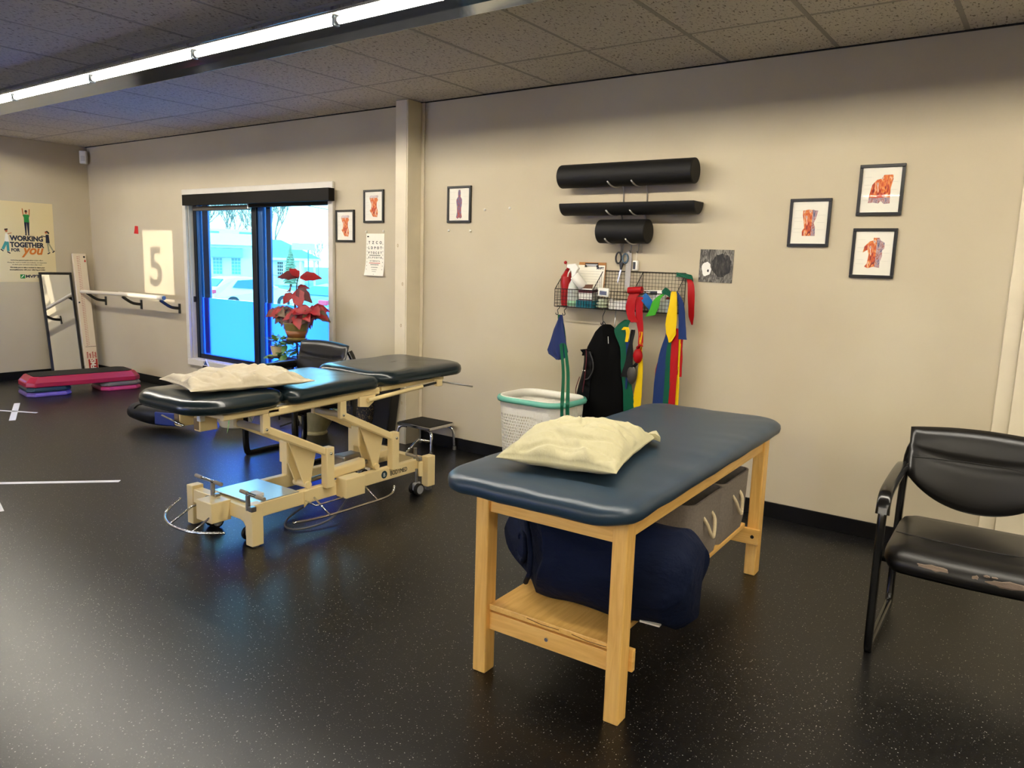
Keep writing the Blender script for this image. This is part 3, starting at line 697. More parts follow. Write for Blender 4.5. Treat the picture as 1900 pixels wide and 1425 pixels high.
# head end paper-roll brackets and chrome bar
for y0, x in ((2.10, -3.66), (2.10, -3.48)):
    MB().prism([(X_(x), .675), (X_(x)+.055, .675), (X_(x)+.055, .60), (X_(x), .60)], Y_(2.10), Y_(2.20), 'y').build('roll_bracket', M['cream'], hl, bevel=.006)
    MB().box(X_(x)+.008, X_(x)+.047, Y_(2.096), Y_(2.0995), .61, .667).build('painted_recess_shade', mat('bracket shadow', (120, 100, 66), .6), hl)  # darker plate on the bracket front, its colour painting the hollow's shade
MB().cyl((X_(-3.74), Y_(2.08), .645), (X_(-3.50), Y_(2.06), .628), .005, 8).build('chrome_bar', M['chrome'], hl, smooth=True)
hb('end_block', -3.77, -3.74, 2.06, 2.10, .69, .715, 'white'); hb('end_block', -3.42, -3.39, 2.08, 2.11, .66, .69, 'white')
# swinging arms
def arm(yp, zp, yu, zu):
    for x in (-3.245,):
        mb = MB(); mb.tube([(X_(x), Y_(yu), zu), (X_(x), Y_(yp)-.0, zp)], 1, 8, flat=(.045, .03), roll=(0, 0, 1)); mb.build('lift_arm', M['cream'], hl)
    MB().tube([(X_(-3.46), Y_(yu), zu), (X_(-3.46), Y_(yp), zp)], 1, 8, flat=(.045, .03), roll=(0, 0, 1)).build('lift_arm', M['cream'], hl)
    MB().cyl((X_(-3.475), Y_(yu), zu), (X_(-3.235), Y_(yu), zu), .018, 14).build('torque_tube', mat('grey cream tube', (190, 180, 160), .35), hl, smooth=True, auto=50)
    MB().cyl((X_(-3.60), Y_(yp), zp), (X_(-3.245), Y_(yp), zp), .016, 14).build('torque_tube', M['cream'], hl, smooth=True, auto=50)
    for x in (-3.235, -3.465):
        hb('hanger_bracket', x-.014, x+.014, yu-.02, yu+.025, zu-.02, .70)
    MB().sphere((X_(-3.218), Y_(yu), zu), .008, 10, 6).build('pivot_bolt', M['chrome'], hl, smooth=True)
    # posts on base
    for x in (-3.245, -3.60):
        hb('lift_post', x-.025, x+.025, yp-.028, yp+.028, .20, zp+.035)
    MB().sphere((X_(-3.217), Y_(yp), zp), .009, 10, 6).build('pivot_bolt', M['chrome'], hl, smooth=True)
    # triangular gusset down to the actuator
    y1, z1 = yp-.30*.55-.09, None
    dy, dz = (yp-yu), (zp-zu)
    def on(t): return (yu+dy*t, zu+dz*t-.02)
    a1, a2 = on(.42), on(.86); bt = (yp-.12, .235)
    MB().prism([(Y_(a1[0]), a1[1]), (Y_(a2[0]), a2[1]), (Y_(bt[0])+.02, bt[1]), (Y_(bt[0])-.02, bt[1])], X_(-3.285), X_(-3.275), 'x').build('gusset_plate', M['cream'], hl, bevel=.002)
    MB().prism([(Y_(a1[0]), a1[1]), (Y_(a2[0]), a2[1]), (Y_(bt[0])+.02, bt[1]), (Y_(bt[0])-.02, bt[1])], X_(-3.36), X_(-3.35), 'x').build('gusset_plate', M['cream'], hl, bevel=.002)
    hb('gusset_web', -3.35, -3.285, a1[0]-.005, a1[0]+.01, a1[1]-.12, a1[1])
    MB().cyl((X_(-3.38), Y_(bt[0]), bt[1]), (X_(-3.262), Y_(bt[0]), bt[1]), .020, 14).build('actuator_pin', M['cream'], hl, smooth=True, auto=50)
arm(2.765, .40, 2.345, .605); arm(3.285, .40, 2.86, .605)
MB().cyl((X_(-3.33), Y_(2.67), .235), (X_(-3.33), Y_(3.14), .26), .014, 12).build('actuator_rod', M['steel'], hl, smooth=True, auto=50)
MB().tube([(X_(-3.33), Y_(2.82), .245), (X_(-3.33), Y_(3.10), .26)], 1, 8, flat=(.07, .07), roll=(0, 0, 1)).build('actuator_motor', M['cream'], hl, bevel=.004)
hb('control_box', -3.50, -3.40, 3.02, 3.17, .215, .30, 'steel', .012)
# base
for x in (-3.275, -3.60):
    hb('base_rail', x-.022, x+.022, 2.28, 3.60, .135, .213)
for y in (2.27, 3.60):
    hb('base_crossbeam', -3.78, -3.23, y-.028, y+.028, .13, .205)
    for x in (-3.770, -3.235):
        hb('foot_post', x-.028, x+.028, y-.035, y+.035, .025 if y > 3 else .006, .228 if x > -3.5 else .225)
        MB().cyl((X_(x), Y_(y), 0), (X_(x), Y_(y), .027), .022, 14).build('foot_pad_rubber', M['steel'], hl)
    for s_, x in ((1, -3.742), (-1, -3.263)):
        P = [(X_(x), .13)]+[(X_(x)+s_*.10*(1-math.sin(q)), .13-.10*(1-math.cos(q)) ) for q in [PI/2*k/6 for k in range(0, 7)]]
        MB().prism([(X_(x), .13), (X_(x)+s_*.10, .13), (X_(x)+s_*.05, .115), (X_(x)+s_*.02, .085), (X_(x), .03)], Y_(y)-.014, Y_(y)+.014, 'y').build('corner_gusset', M['cream'], hl, bevel=.002)
MB().box(X_(-3.622), X_(-3.255), Y_(2.285), Y_(2.57), .213, .219).build('top_plate', mat('pale steel plate', (205, 210, 205), .25, metal=.5), hl, bevel=.002)
hb('pedal_housing', -3.545, -3.405, 2.135, 2.25, .11, .218)
hb('pedal_housing', -3.252, -3.165, 2.83, 2.975, .13, .243)
hb('power_module', -3.58, -3.44, 3.36, 3.50, .215, .262)
# foot bars
MB().tube(interp([(X_(-3.80), Y_(2.20), .155), (X_(-3.78), Y_(2.10), .10), (X_(-3.62), Y_(2.03), .09), (X_(-3.42), Y_(2.04), .09), (X_(-3.27), Y_(2.12), .10)], 6), .007, 8).build('foot_bar', M['chrome'], hl, smooth=True)
for x in (-3.63, -3.43):
    MB().tube([(X_(x), Y_(2.25), .16), (X_(x)+.0, Y_(2.16), .15), (X_(x)+.0, Y_(2.04), .09)], .0055, 8).build('bar_strut', M['chrome'], hl, smooth=True)
MB().tube(interp([(X_(-3.17), Y_(2.46), .085), (X_(-3.14), Y_(2.62), .08), (X_(-3.13), Y_(2.9), .08), (X_(-3.13), Y_(3.14), .085), (X_(-3.15), Y_(3.20), .13)], 5), .007, 8).build('foot_bar', M['chrome'], hl, smooth=True)
for y in (2.66, 3.02):
    MB().tube([(X_(-3.24), Y_(y), .165), (X_(-3.13), Y_(y)+.02, .08)], .0055, 8).build('bar_strut', M['chrome'], hl, smooth=True)
MB().tube([(X_(-3.24), Y_(2.60), .16), (X_(-3.19), Y_(2.63), .135), (X_(-3.19), Y_(2.86), .135)], .0045, 8).build('linkage_rod', M['chrome'], hl, smooth=True)
for y in (2.63, 3.03):
    MB().prism([(Y_(y)-.03, .21), (Y_(y), .21), (Y_(y)+.0, .15), (Y_(y)-.03, .12)], X_(-3.254), X_(-3.246), 'x').build('rod_bracket', M['black' if y > 3 else 'cream'], hl)
MB().prism([(X_(-3.60), .20), (X_(-3.57), .205), (X_(-3.55), .19), (X_(-3.64), .13)], Y_(2.225), Y_(2.24), 'y').build('rod_bracket', M['black'], hl)
# cable loop
MB().tube(interp([(X_(-3.28), Y_(2.95), .09), (X_(-3.20), Y_(2.75), .03), (X_(-3.22), Y_(2.58), .012), (X_(-3.30), Y_(2.52), .012), (X_(-3.42), Y_(2.62), .012), (X_(-3.46), Y_(2.8), .05)], 6), .006, 8).build('power_cord', mat('grey cord', (90, 90, 92), .5), hl, smooth=True)
# brake handles
def brake(x, y, rear, rear_off=(0, 0)):
    MB().cyl((X_(x), Y_(y), .205), (X_(x), Y_(y), .285), .012, 12).build('brake_stem', M['steel'], hl, smooth=True, auto=50)
    if not rear:
        o1, o2 = rear_off
        MB().cyl((X_(x)+o1, Y_(y)-.005, .298), (X_(x)+o2, Y_(y)+.0, .290), .008, 10).build('brake_handle', M['chrome'], hl, smooth=True, auto=50)
        MB().cyl((X_(x)+o1-.006, Y_(y)-.005, .2985), (X_(x)+o1+.05, Y_(y)-.005, .296), .0105, 10).build('handle_grip', mat('grey grip', (150, 140, 125), .5), hl, smooth=True, auto=50)
        MB().cyl((X_(x)+o2-.055, Y_(y), .292), (X_(x)+o2+.006, Y_(y), .290), .0105, 10).build('handle_grip', mat('grey grip', (150, 140, 125), .5), hl, smooth=True, auto=50)
    else:
        MB().tube([(X_(x)-.02, Y_(y)-.06, .25), (X_(x)-.02, Y_(y)-.06, .262), (X_(x)-.02, Y_(y)+.05, .33), (X_(x)+.06, Y_(y)+.07, .325)], .008, 10).build('brake_handle', M['chrome'], hl, smooth=True)
        MB().cyl((X_(x)-.02, Y_(y)-.06, .252), (X_(x)+.07, Y_(y)-.06, .25), .010, 10).build('handle_grip', mat('grey grip', (150, 140, 125), .5), hl, smooth=True, auto=50)
    hb('brake_block', x+.02, x+.05, y-.015, y+.015, .205, .232, 'steel', .003)
brake(-3.545, 2.235, False, (-.14, .075)); brake(-3.222, 2.225, False, (-.045, .13)); brake(-3.28, 3.52, True); brake(-3.66, 3.52, True)
# castors
def castor(x, y, hubc):
    for s_ in (-1, 1):
        w = MB().cyl((X_(x)+s_*.010, Y_(y), .038), (X_(x)+s_*.032, Y_(y), .038), .038, 18).build('castor_wheel', M['black'], hl, smooth=True, auto=40)
        MB().cyl((X_(x)+s_*.031, Y_(y), .038), (X_(x)+s_*.035, Y_(y), .038), .028, 16).build('wheel_disc', hubc, w)
    MB().cyl((X_(x), Y_(y), .04), (X_(x), Y_(y), .17), .009, 10).build('castor_stem', M['steel'], hl)
    MB().box(X_(x)-.011, X_(x)+.011, Y_(y)-.03, Y_(y)+.03, .03, .082).build('castor_fork', hubc, hl, bevel=.008)
hubm = mat('castor disc', (150, 152, 156), .4)
castor(-3.31, 2.30, hubm); castor(-3.64, 2.30, hubm); castor(-3.21, 3.46, hubm); castor(-3.72, 3.46, hubm)
MB().cyl((X_(-3.215), Y_(3.50), .115), (X_(-3.215), Y_(3.50), .205), .017, 14).build('castor_sleeve', M['cream'], hl, smooth=True, auto=50)
# maker lettering on rail
dk = mat('dark lettering', (30, 38, 44), .5)
text('maker_lettering', 'BODYMED', .040, (X_(-3.2515), Y_(3.265), .158), (PI/2, 0, PI/2), dk, hl, sx=.80, ext=.0006)
MB().cyl((X_(-3.253), Y_(3.215), .175), (X_(-3.2515), Y_(3.215), .175), .024, 20).build('maker_emblem', mat('emblem teal', (24, 60, 70), .4), hl)
text('emblem_letter', 'B', .034, (X_(-3.2512), Y_(3.205), .163), (PI/2, 0, PI/2), M['white'], hl)
hb('paper_clip_box', -3.40, -3.33, 2.36, 2.40, .219, .235, 'white', .002)

p2 = thing('pillow', 'crumpled ivory pillow on the head end of the adjustable table', 'pillow', (-3.49, 2.37, .797), math.radians(78))
pillow_mesh(.66, .47, .092, 11, wr=2.0).build('case', M['pillow2'], p2, smooth=True)

# ------------------------------------------------------------ step stool
ss = thing('step_stool', 'chrome step stool with black rubber tread beside the column', 'step stool', (-3.975, 4.385, 0))
MB().box(-.175, .175, -.145, .145, .195, .218).build('tread_rim', M['chrome'], ss, bevel=.004)
MB().box(-.166, .166, -.136, .136, .217, .222).build('rubber_tread', M['foam'], ss, bevel=.001)
for sx in (-1, 1):
    for sy in (-1, 1):
        P = interp([(sx*.10, sy*.115, .19), (sx*.15, sy*.12, .186), (sx*.178, sy*.13, .15), (sx*.185, sy*.14, .02)], 5)
        l = MB().tube(P, .0115, 10).build('leg', M['chrome'], ss, smooth=True)
        MB().cyl((sx*.185, sy*.14, 0), (sx*.185, sy*.14, .028), .014, 12).build('leg_tip', mat('grey rubber tip', (90, 88, 84), .6), l)

# ------------------------------------------------------------ sled chairs
def chair(loc, rz, label, worn):
    t = thing('sled_base_chair', label, 'chair', loc, rz)
    for sx in (-1, 1):
        x = sx*.285
        P = interp([(x*.86, .268, .79), (x*.97, .282, .70), (x, .270, .45), (x, .275, .08)], 4)[:-1]+interp([(x, .272, .06), (x, .25, .018), (x, .18, .014)], 4)[:-1]+interp([(x, .16, .014), (x, -.18, .014)], 2)[:-1]+interp([(x, -.20, .014), (x, -.262, .018), (x, -.278, .07)], 4)[:-1]+interp([(x, -.28, .10), (x, -.285, .35), (x, -.285, .50)], 3)[:-1]+interp([(x, -.285, .52), (x, -.272, .585), (x, -.23, .622), (x, -.10, .640), (x, .12, .648), (x, .262, .652)], 5)
        MB().tube(P, 1, 12, flat=(.030, .045), roll=(1, 0, 0)).build('side_frame', M['chairframe'], t, smooth=True, auto=50)
        P = interp([(x, -.285, .575), (x, -.262, .628), (x, -.20, .652), (x, -.02, .665), (x, .14, .668), (x, .22, .664)], 5)
        MB().tube(P, 1, 12, flat=(.05, .034), roll=(1, 0, 0)).build('armrest', M['chairframe'], t, smooth=True, auto=60)
    for y, z in ((-.19, .37), (.17, .37)):
        MB().cyl((-.28, y, z), (.28, y, z), .012, 10).build('cross_bar', M['chairframe'], t)
    # seat
    mb = MB(); w, d, h = .54, .53, .085; rings = []
    prof = [(.10, 0), (.012, .006), (0, .03), (.0, .05), (.014, .072), (.05, .085), (.10, .087), (.17, .083), (.255, .083)]
    for i, z in prof:
        r = rrect(w-2*i, d-2*i, max(.07-i, .01), z, 8)
        ref = None; rings.append(r)
    ref = [max(1, int((rings[3][(i+1) % len(rings[3])]-rings[3][i]).length/.03)) for i in range(len(rings[3]))]
    rings = [dense(r, ref) for r in rings]
    for r in rings:
        for p in r:
            if p.y < -.12: p.z -= ((-.12-p.y)/.15)**2*.03      # waterfall front
            p.y -= .02*(1-(p.x/.27)**2)*(1 if p.y < 0 else 0)
    o = mb.loft(rings).build('seat', M['leather'], t, smooth=True); o.location = (0, -.02, .375)
    MB().tube([(x/10*.5-.25, -.10-.02*(1-(x/5-1)**2), .462) for x in range(11)], .002, 5).build('seat_seam', M['leather'], t, smooth=True)
    # back
    nx, nz = 24, 18; fr = []; bk = []
    for j in range(nz+1):
        for i in range(nx+1):
            u = i/nx*2-1; v = j/nz
            zt = .855-.018*u*u; zb = .505+.10*u*u+.03*abs(u)**4; z = zb+(zt-zb)*v
            hw = .262+.012*v
            ed = (1-abs(u)**6)*(1-abs(2*v-1)**6); y = .235+.075*u*u*-.3+.06*(v-.5)
            puff = .036*max(ed, 0)**.5
            groove = .013*math.exp(-((v-.60)/.035)**2)*(1-abs(u)**8)
            wr = 0
            if not worn and abs(u) < .45: wr = .006*math.sin(u*40)*math.exp(-((v-.64)/.06)**2)
            fr.append((u*hw, y-puff+groove+wr, z)); bk.append((u*hw, y+puff*.7, z))
    mb = MB(); Wn = nx+1; N = len(fr); f = []
    for j in range(nz):
        for i in range(nx):
            a_ = j*Wn+i; f += [(a_, a_+1, a_+Wn+1, a_+Wn), (N+a_+Wn, N+a_+Wn+1, N+a_+1, N+a_)]
    for i in range(nx): f += [(i, N+i, N+i+1, i+1), (nz*Wn+i, nz*Wn+i+1, N+nz*Wn+i+1, N+nz*Wn+i)]
    for j in range(nz): k = j*Wn; f += [(k, k+Wn, N+k+Wn, N+k), (k+nx, N+k+nx, N+k+nx+Wn, k+nx+Wn)]
    mb.add(fr+bk, f).build('backrest', M['leather'], t, smooth=True)
    MB().tube([(u/10*.50-.25, .196+.0*u-.075*.3*(u/5-1)**2, .725-.005*(u/5-1)**2) for u in range(11)], .0018, 5).build('back_seam', M['leather'], t, smooth=True)
    if worn:
        wm_ = mat('exposed lining', (122, 106, 92), .9, bump=.05, bscale=200); rr_ = random.Random(5)
        for cx, cz, L, hh in ((-.10, .412, .055, .010), (.04, .412, .012, .007), (.145, .406, .072, .012), (.075, .424, .010, .003), (.10, .424, .010, .002)):
            ptsu = []
            n = 16
            for k in range(n):
                a_ = 2*PI*k/n; ptsu.append((cx+L*math.cos(a_)*rr_.uniform(.75, 1.1), cz+hh*math.sin(a_)*rr_.uniform(.4, 1.25)))
            mb = MB(); 
            v = [(px, -.2885-.02*(1-(px/.27)**2)-.0004+abs(pz-.405)*.35, pz) for px, pz in ptsu]+[(px, -.280-.02*(1-(px/.27)**2)+abs(pz-.405)*.35, pz) for px, pz in ptsu]
            mb.add(v, [tuple(range(n)), tuple(range(2*n-1, n-1, -1))]+[(i, (i+1) % n, n+(i+1) % n, n+i) for i in range(n)]); mb.build('worn_patch', wm_, t)
    return t
chair((-.18, 3.40, 0), math.radians(1.5), 'black leather sled chair at the right edge with peeling seat front', True)
chair((-4.555, 3.62, 0), math.radians(1), 'black leather sled chair behind the adjustable table by the window', False)

# ------------------------------------------------------------ anatomy prints
def muscle(name, seed, cols):
    m = bpy.data.materials.new(name); m.use_nodes = True; nt = m.node_tree; b = nt.nodes['Principled BSDF']; b.inputs['Roughness'].default_value = .6
    tc = nt.nodes.new('ShaderNodeTexCoord'); mp = nt.nodes.new('ShaderNodeMapping'); mp.inputs['Location'].default_value = (seed, seed*2, seed); mp.inputs['Scale'].default_value = (1.6, 1, .55); mp.inputs['Rotation'].default_value = (0, .5*seed, 0)
    n = nt.nodes.new('ShaderNodeTexNoise'); n.inputs['Scale'].default_value = 38; n.inputs['Detail'].default_value = 5; n.inputs['Distortion'].default_value = 1.6
    r = nt.nodes.new('ShaderNodeValToRGB'); e = r.color_ramp.elements
    for i, c in enumerate(cols):
        p = .30+.42*i/(len(cols)-1)
        if i < 2: e[i].position = p; e[i].color = lin(c)
        else: x = e.new(p); x.color = lin(c)
    nt.links.new(tc.outputs['Object'], mp.inputs[0]); nt.links.new(mp.outputs[0], n.inputs[0]); nt.links.new(n.outputs[0], r.inputs[0]); nt.links.new(r.outputs[0], b.inputs['Base Color']); return m
red = [(90, 30, 35), (170, 45, 30), (215, 95, 35), (225, 150, 70), (235, 205, 190), (120, 110, 140)]
mred = muscle('muscle print', 1.3, red); mblue = muscle('fascia print', 4.1, [(60, 60, 90), (110, 110, 140), (200, 170, 170), (150, 70, 60), (225, 215, 215)])
mpale = muscle('bone print', 2.2, [(150, 110, 110), (205, 190, 185), (225, 215, 215), (160, 60, 50)])
M['frame'] = mat('black picture frame', (14, 12, 11), .35)
line = mat('grey leader lines', (190, 186, 176), .7)
NECK = [(-.25, .52), (.42, .52), (.46, .45), (.38, .40), (.44, .30), (.30, .18), (.30, -.02), (.38, -.18), (.42, -.30), (.36, -.52), (-.08, -.50), (-.22, -.35), (-.40, -.20), (-.24, -.12), (-.22, .10), (-.34, .25), (-.42, .40), (-.36, .50)]
BACKT = [(-.10, .56), (.12, .56), (.18, .45), (.15, .30), (.34, .20), (.34, .02), (.26, -.16), (.28, -.32), (.36, -.50), (.18, -.55), (0, -.51), (-.18, -.56), (-.36, -.50), (-.26, -.30), (-.28, -.10), (-.36, .10), (-.34, .20), (-.14, .30), (-.16, .45)]
ABD = [(-.42, .48), (-.1, .52), (.30, .48), (.46, .47), (.38, .2), (.26, -.02), (.36, -.20), (.38, -.52), (-.38, -.52), (-.40, -.34), (-.28, -.20), (-.34, .05), (-.42, .30)]
SHO = [(.10, .55), (.50, .55), (.52, .40), (.44, .05), (.46, -.50), (.20, -.52), (.04, -.40), (-.05, -.50), (-.30, -.46), (-.52, -.48), (-.50, -.20), (-.40, .20), (-.20, .38), (.0, .42)]
CHE = [(-.04, .55), (.24, .55), (.30, .46), (.50, .38), (.52, .18), (.42, .10), (.44, -.10), (.36, -.30), (.36, -.52), (.05, -.48), (-.20, -.54), (-.38, -.48), (-.26, -.36), (-.22, -.05), (-.30, .12), (-.52, .02), (-.46, .24), (-.22, .42), (-.04, .46)]
def picture(x0, x1, z0, z1, shape, label, ink, sw=.72, shh=.62, tilt=0):
    t = thing('framed_print', label, 'picture', ((x0+x1)/2, YW, (z0+z1)/2), 0, 'framed anatomy prints', ry=tilt)
    w, h = (x1-x0)/2, (z1-z0)/2; b = .0165
    fr = MB(); fr.box(-w, w, -.018, -.001, h-b, h); fr.box(-w, w, -.018, -.001, -h, -h+b); fr.box(-w, -w+b, -.018, -.001, -h+b, h-b); fr.box(w-b, w, -.018, -.001, -h+b, h-b); fr.build('frame', M['frame'], t, bevel=.002)
    pr_ = MB().box(-w+b, w-b, -.009, -.002, -h+b, h-b).build('paper', M['paper'], t)
    iw, ih = (w-b)*sw, (h-b)*1.15*shh/.62
    P = [(x*iw*1.55, z*ih*1.05) for x, z in shape]
    fig = MB().prism(P, -.0096, -.0088, 'y').build('anatomy_drawing', ink[0], t)
    if len(ink) > 1:
        cx = ink[2] if len(ink) > 2 else .12
        Q = [(max(x, cx*iw), z) for x, z in P] if ink[3:] and ink[3] == 'r' else [(x, max(z, cx*ih)) if ink[3:] and ink[3] == 't' else (x, min(z, cx*ih)) for x, z in P]
        MB().prism(Q, -.0099, -.0090, 'y').build('drawing_detail', ink[1], t)
    mb = MB()
    for k in range(7):
        z = ih*.5-k*ih*.15
        mb.box(-w+b+.012, -iw*.62-.004, -.0096, -.009, z, z+.0009) if k % 3 != 1 else None
        mb.box(iw*.62+.004, w-b-.014, -.0096, -.009, z-.006, z-.0051) if k % 2 else None
    mb.build('leader_lines', line, t)
    MB().box(-w+b, w-b, -.0125, -.0115, -h+b, h-b).build('glass_pane', M['clearglass'], t)
    return t
picture(-5.196, -4.963, 1.628, 1.900, NECK, 'framed neck muscle print nearest the window, hung lower', (mred, mpale, .42, 't'), .74, .74)
picture(-4.848, -4.610, 1.789, 2.058, NECK, 'framed neck muscle print above the eye chart', (mred, mpale, .42, 't'), .74, .74)
picture(-3.918, -3.685, 1.783, 2.057, BACKT, 'framed full torso print just right of the column', (muscle('back print', 6, [(90, 30, 45), (180, 70, 40), (120, 90, 130), (90, 110, 140), (215, 150, 70)]),), .50, .82)
picture(-1.320, -1.093, 1.632, 1.900, ABD, 'framed abdomen muscle print, lowest and leftmost of the right three', (mred, mblue, .22, 'r'), .62, .62)
picture(-.963, -.738, 1.802, 2.071, SHO, 'framed shoulder and chest print, upper of the right pair', (mred, mblue, -.30, 'b'), .74, .62)
picture(-.967, -.744, 1.466, 1.734, CHE, 'framed chest and torso print, lower of the right pair', (mred, mblue, .20, 'r'), .70, .66)

# dog photo
dp = thing('dog_photo', 'black and white photo of a dark curly dog on the wall', 'photo', (-1.74, YW, 1.508), 0, ry=math.radians(.5))
gn = muscle('grainy grey print', 3.3, [(40, 38, 34), (80, 76, 70), (120, 116, 108), (150, 146, 138)])
MB().box(-.107, .107, -.004, -.001, -.10, .10).build('print_sheet', gn, dp)
dark = muscle('dark curls', 2.5, [(12, 11, 10), (26, 24, 22), (50, 46, 42), (78, 72, 66)])
def blob(cx, cz, rx, rz_, n, seed, y0=-.0048):
    r_ = random.Random(seed); P = [(cx+rx*math.cos(2*PI*k/n)*r_.uniform(.88, 1.1), cz+rz_*math.sin(2*PI*k/n)*r_.uniform(.88, 1.1)) for k in range(n)]
    return MB().prism(P, y0, -.0035, 'y')
blob(.035, .005, .062, .075, 20, 1).build('dog_head', dark, dp)
blob(-.06, -.02, .030, .045, 18, 2, -.0052).build('white_toy', M['white'], dp); blob(-.048, -.030, .006, .009, 10, 3, -.0056).build('toy_eye', M['black'], dp)
# eye chart
ec = thing('eye_chart', 'white paper eye chart with letter rows beside the column', 'eye chart', (-4.716, YW, 1.70))
mb = MB(); rings = []
for i in range(13):
    t = i/12; z = -.35*t; cur = .001+.022*max(0, t-.55)**2*5; w0 = .111-.004*(1-t)
    rings.append([Vector((-w0-.004*t, -.002-cur, z)), Vector((w0-.004*t, -.002-cur*.7, z)), Vector((w0-.004*t, -.001-cur*.7, z)), Vector((-w0-.004*t, -.001-cur, z))])
mb.loft(rings).build('chart_sheet', M['paper'], ec)
ink = mat('black ink', (28, 26, 24), .7); redi = mat('red ink', (190, 40, 40), .7)
def chart_y(z): t = -z/.35; return -.0035-(.001+.022*max(0, t-.55)**2*5)
for s_, z, sz, sp in (('TZCO', -.085, .032, .045), ('LDPOT', -.128, .030, .036), ('PTOCET', -.168, .026, .029), ('ZLPEDTO', -.205, .019, .024), ('ETODCFL', -.232, .014, .018)):
    for k, ch in enumerate(s_):
        text('letter', ch, sz, ((k-(len(s_)-1)/2)*sp-.002, chart_y(z), z), (PI/2, 0, 0), ink, ec, align='CENTER', off=.0008, ext=.0003)
MB().box(-.068, .062, chart_y(-.175)-.001, chart_y(-.175), -.183, -.178).build('dark_bar', mat('green black bar', (40, 60, 45), .6), ec); MB().box(-.068, .062, chart_y(-.245)-.001, chart_y(-.245), -.247, -.242).build('red_bar', redi, ec)
for z, n, s_ in ((-.262, 8, .008), (-.283, 8, .0065), (-.301, 8, .005), (-.317, 8, .004), (-.34, 1, .006)):
    mb = MB()
    for k in range(n): mb.box((k-n/2)*s_*1.55, (k-n/2)*s_*1.55+s_*.9, chart_y(z)-.0008, chart_y(z), z, z+s_*.8)
    mb.build('fine_print', ink, ec)
for x in (-.098, .088):
    mb = MB()
    for k in range(8): mb.box(x, x+.004, chart_y(-.09-k*.03)-.0005, chart_y(-.09-k*.03)+.0005, -.09-k*.03, -.084-k*.03)
    mb.build('scale_marks', ink, ec)
MB().box(-.095, -.075, -.0045, -.003, -.03, -.02).build('corner_mark', ink, ec)
# push pins
def pin(x, z, lb):
    tag(MB().lathe([(.001, 0), (.009, .001), (.010, .006), (.005, .012), (.001, .013)], n=12).build('push_pin', M['white'], smooth=True), lb, 'pin', 'white wall pins')
    o = COL.objects[-1]; o.location = (x, YW-.001, z); o.rotation_euler = (PI/2, 0, 0)
for x, z, lb in ((-4.822, 1.715, 'white pin above the left corner of the eye chart'), (-4.617, 1.72, 'white pin above the right corner of the eye chart'), (-3.555, 1.877, 'larger white pin right of the torso print'), (-3.325, 1.885, 'faint pin farthest right of the torso print'), (-3.905, 1.725, 'left pin under the torso print'), (-3.69, 1.723, 'right pin under the torso print')):
    pin(x, z, lb)
# red tag
rt = tag(MB().prism([(-.045, -.04), (.045, -.045), (.045, .042), (-.02, .045), (-.03, 0)], -.003, -.0005, 'y').build('red_tape_mark', mat('red tape', (205, 25, 30), .5)), 'small red tape mark on the wall left of the window', 'tape'); rt.location = (-8.555, YW, 1.735)

# poster (on left wall)
po = thing('poster', 'cream poster with three cartoon people and large slogan on left wall', 'poster', (XL, 3.822, 1.56), PI/2)
cream = mat('cream poster paper', (222, 206, 158), .30, spec=.5)
PW = .303
MB().box(-PW, PW, -.003, -.001, -.447, .447).build('poster_sheet', cream, po)
nv = mat('poster navy ink', (20, 26, 48), .5); orr = mat('poster orange ink', (208, 118, 28), .5); grn = mat('poster green', (20, 130, 50), .5)
skin = mat('poster skin', (190, 100, 50), .6); teal = mat('poster teal', (60, 150, 150), .5); hair = mat('poster hair', (40, 22, 20), .6); gry = mat('poster grey', (150, 150, 125), .6)
R0 = (PI/2, 0, 0); ty = -.0036
text('slogan', 'WORKING', .1, (.008, ty, .012), R0, nv, po, off=.005, align='CENTER', Wd=.345, Hd=.060)
text('slogan', 'TOGETHER', .1, (.012, ty, -.060), R0, nv, po, off=.005, align='CENTER', Wd=.355, Hd=.060)
text('slogan', 'FOR', .1, (-.155, ty, -.108), R0, nv, po, off=.004, Wd=.088, Hd=.038)
text('slogan', 'you', .1, (-.055, ty, -.170), R0, orr, po, shear=.3, off=.003, Wd=.235, Hd=.108)
for s_, z, w_ in (('Achieving optimal health takes a team effort.', -.212, .34), ('Along the road to health and wellness, it\'s important', -.238, .41), ('to share your successes when they occur.', -.262, .31)):
    text('small_print', s_, .03, (0, ty, z), R0, ink, po, align='CENTER', Wd=w_, Hd=.017)
for s_, z, w_ in (('We invite you to take a moment to share your', -.295, .36), ('accomplishments with your referring provider.', -.320, .37)):
    text('small_print', s_, .03, (0, ty, z), R0, ink, po, align='CENTER', off=.0012, Wd=w_, Hd=.018)
MB().box(-.082, -.034, -.0045, -.003, -.408, -.362).build('logo_square', grn, po)
MB().tube([(-.072, -.0048, -.398), (-.058, -.0048, -.380), (-.046, -.0048, -.370)], .004, 6).build('logo_mark', M['paper'], po)
text('logo_lettering', 'MVPT', .06, (-.026, ty, -.400), R0, nv, po, off=.002, Wd=.145, Hd=.034)
def fig(polys):
    for nm, m_, P in polys: MB().prism(P, -.0042, -.003, 'y').build(nm, m_, po)
def ln(a, b, w):
    a, b = Vector(a), Vector(b); d = (b-a).normalized(); p = Vector((-d.y, d.x))*w/2
    return [tuple(a+p), tuple(a-p), tuple(b-p), tuple(b+p)]
def circ(c, r): return [(c[0]+r*math.cos(2*PI*k/12), c[1]+r*math.sin(2*PI*k/12)) for k in range(12)]
X = .02
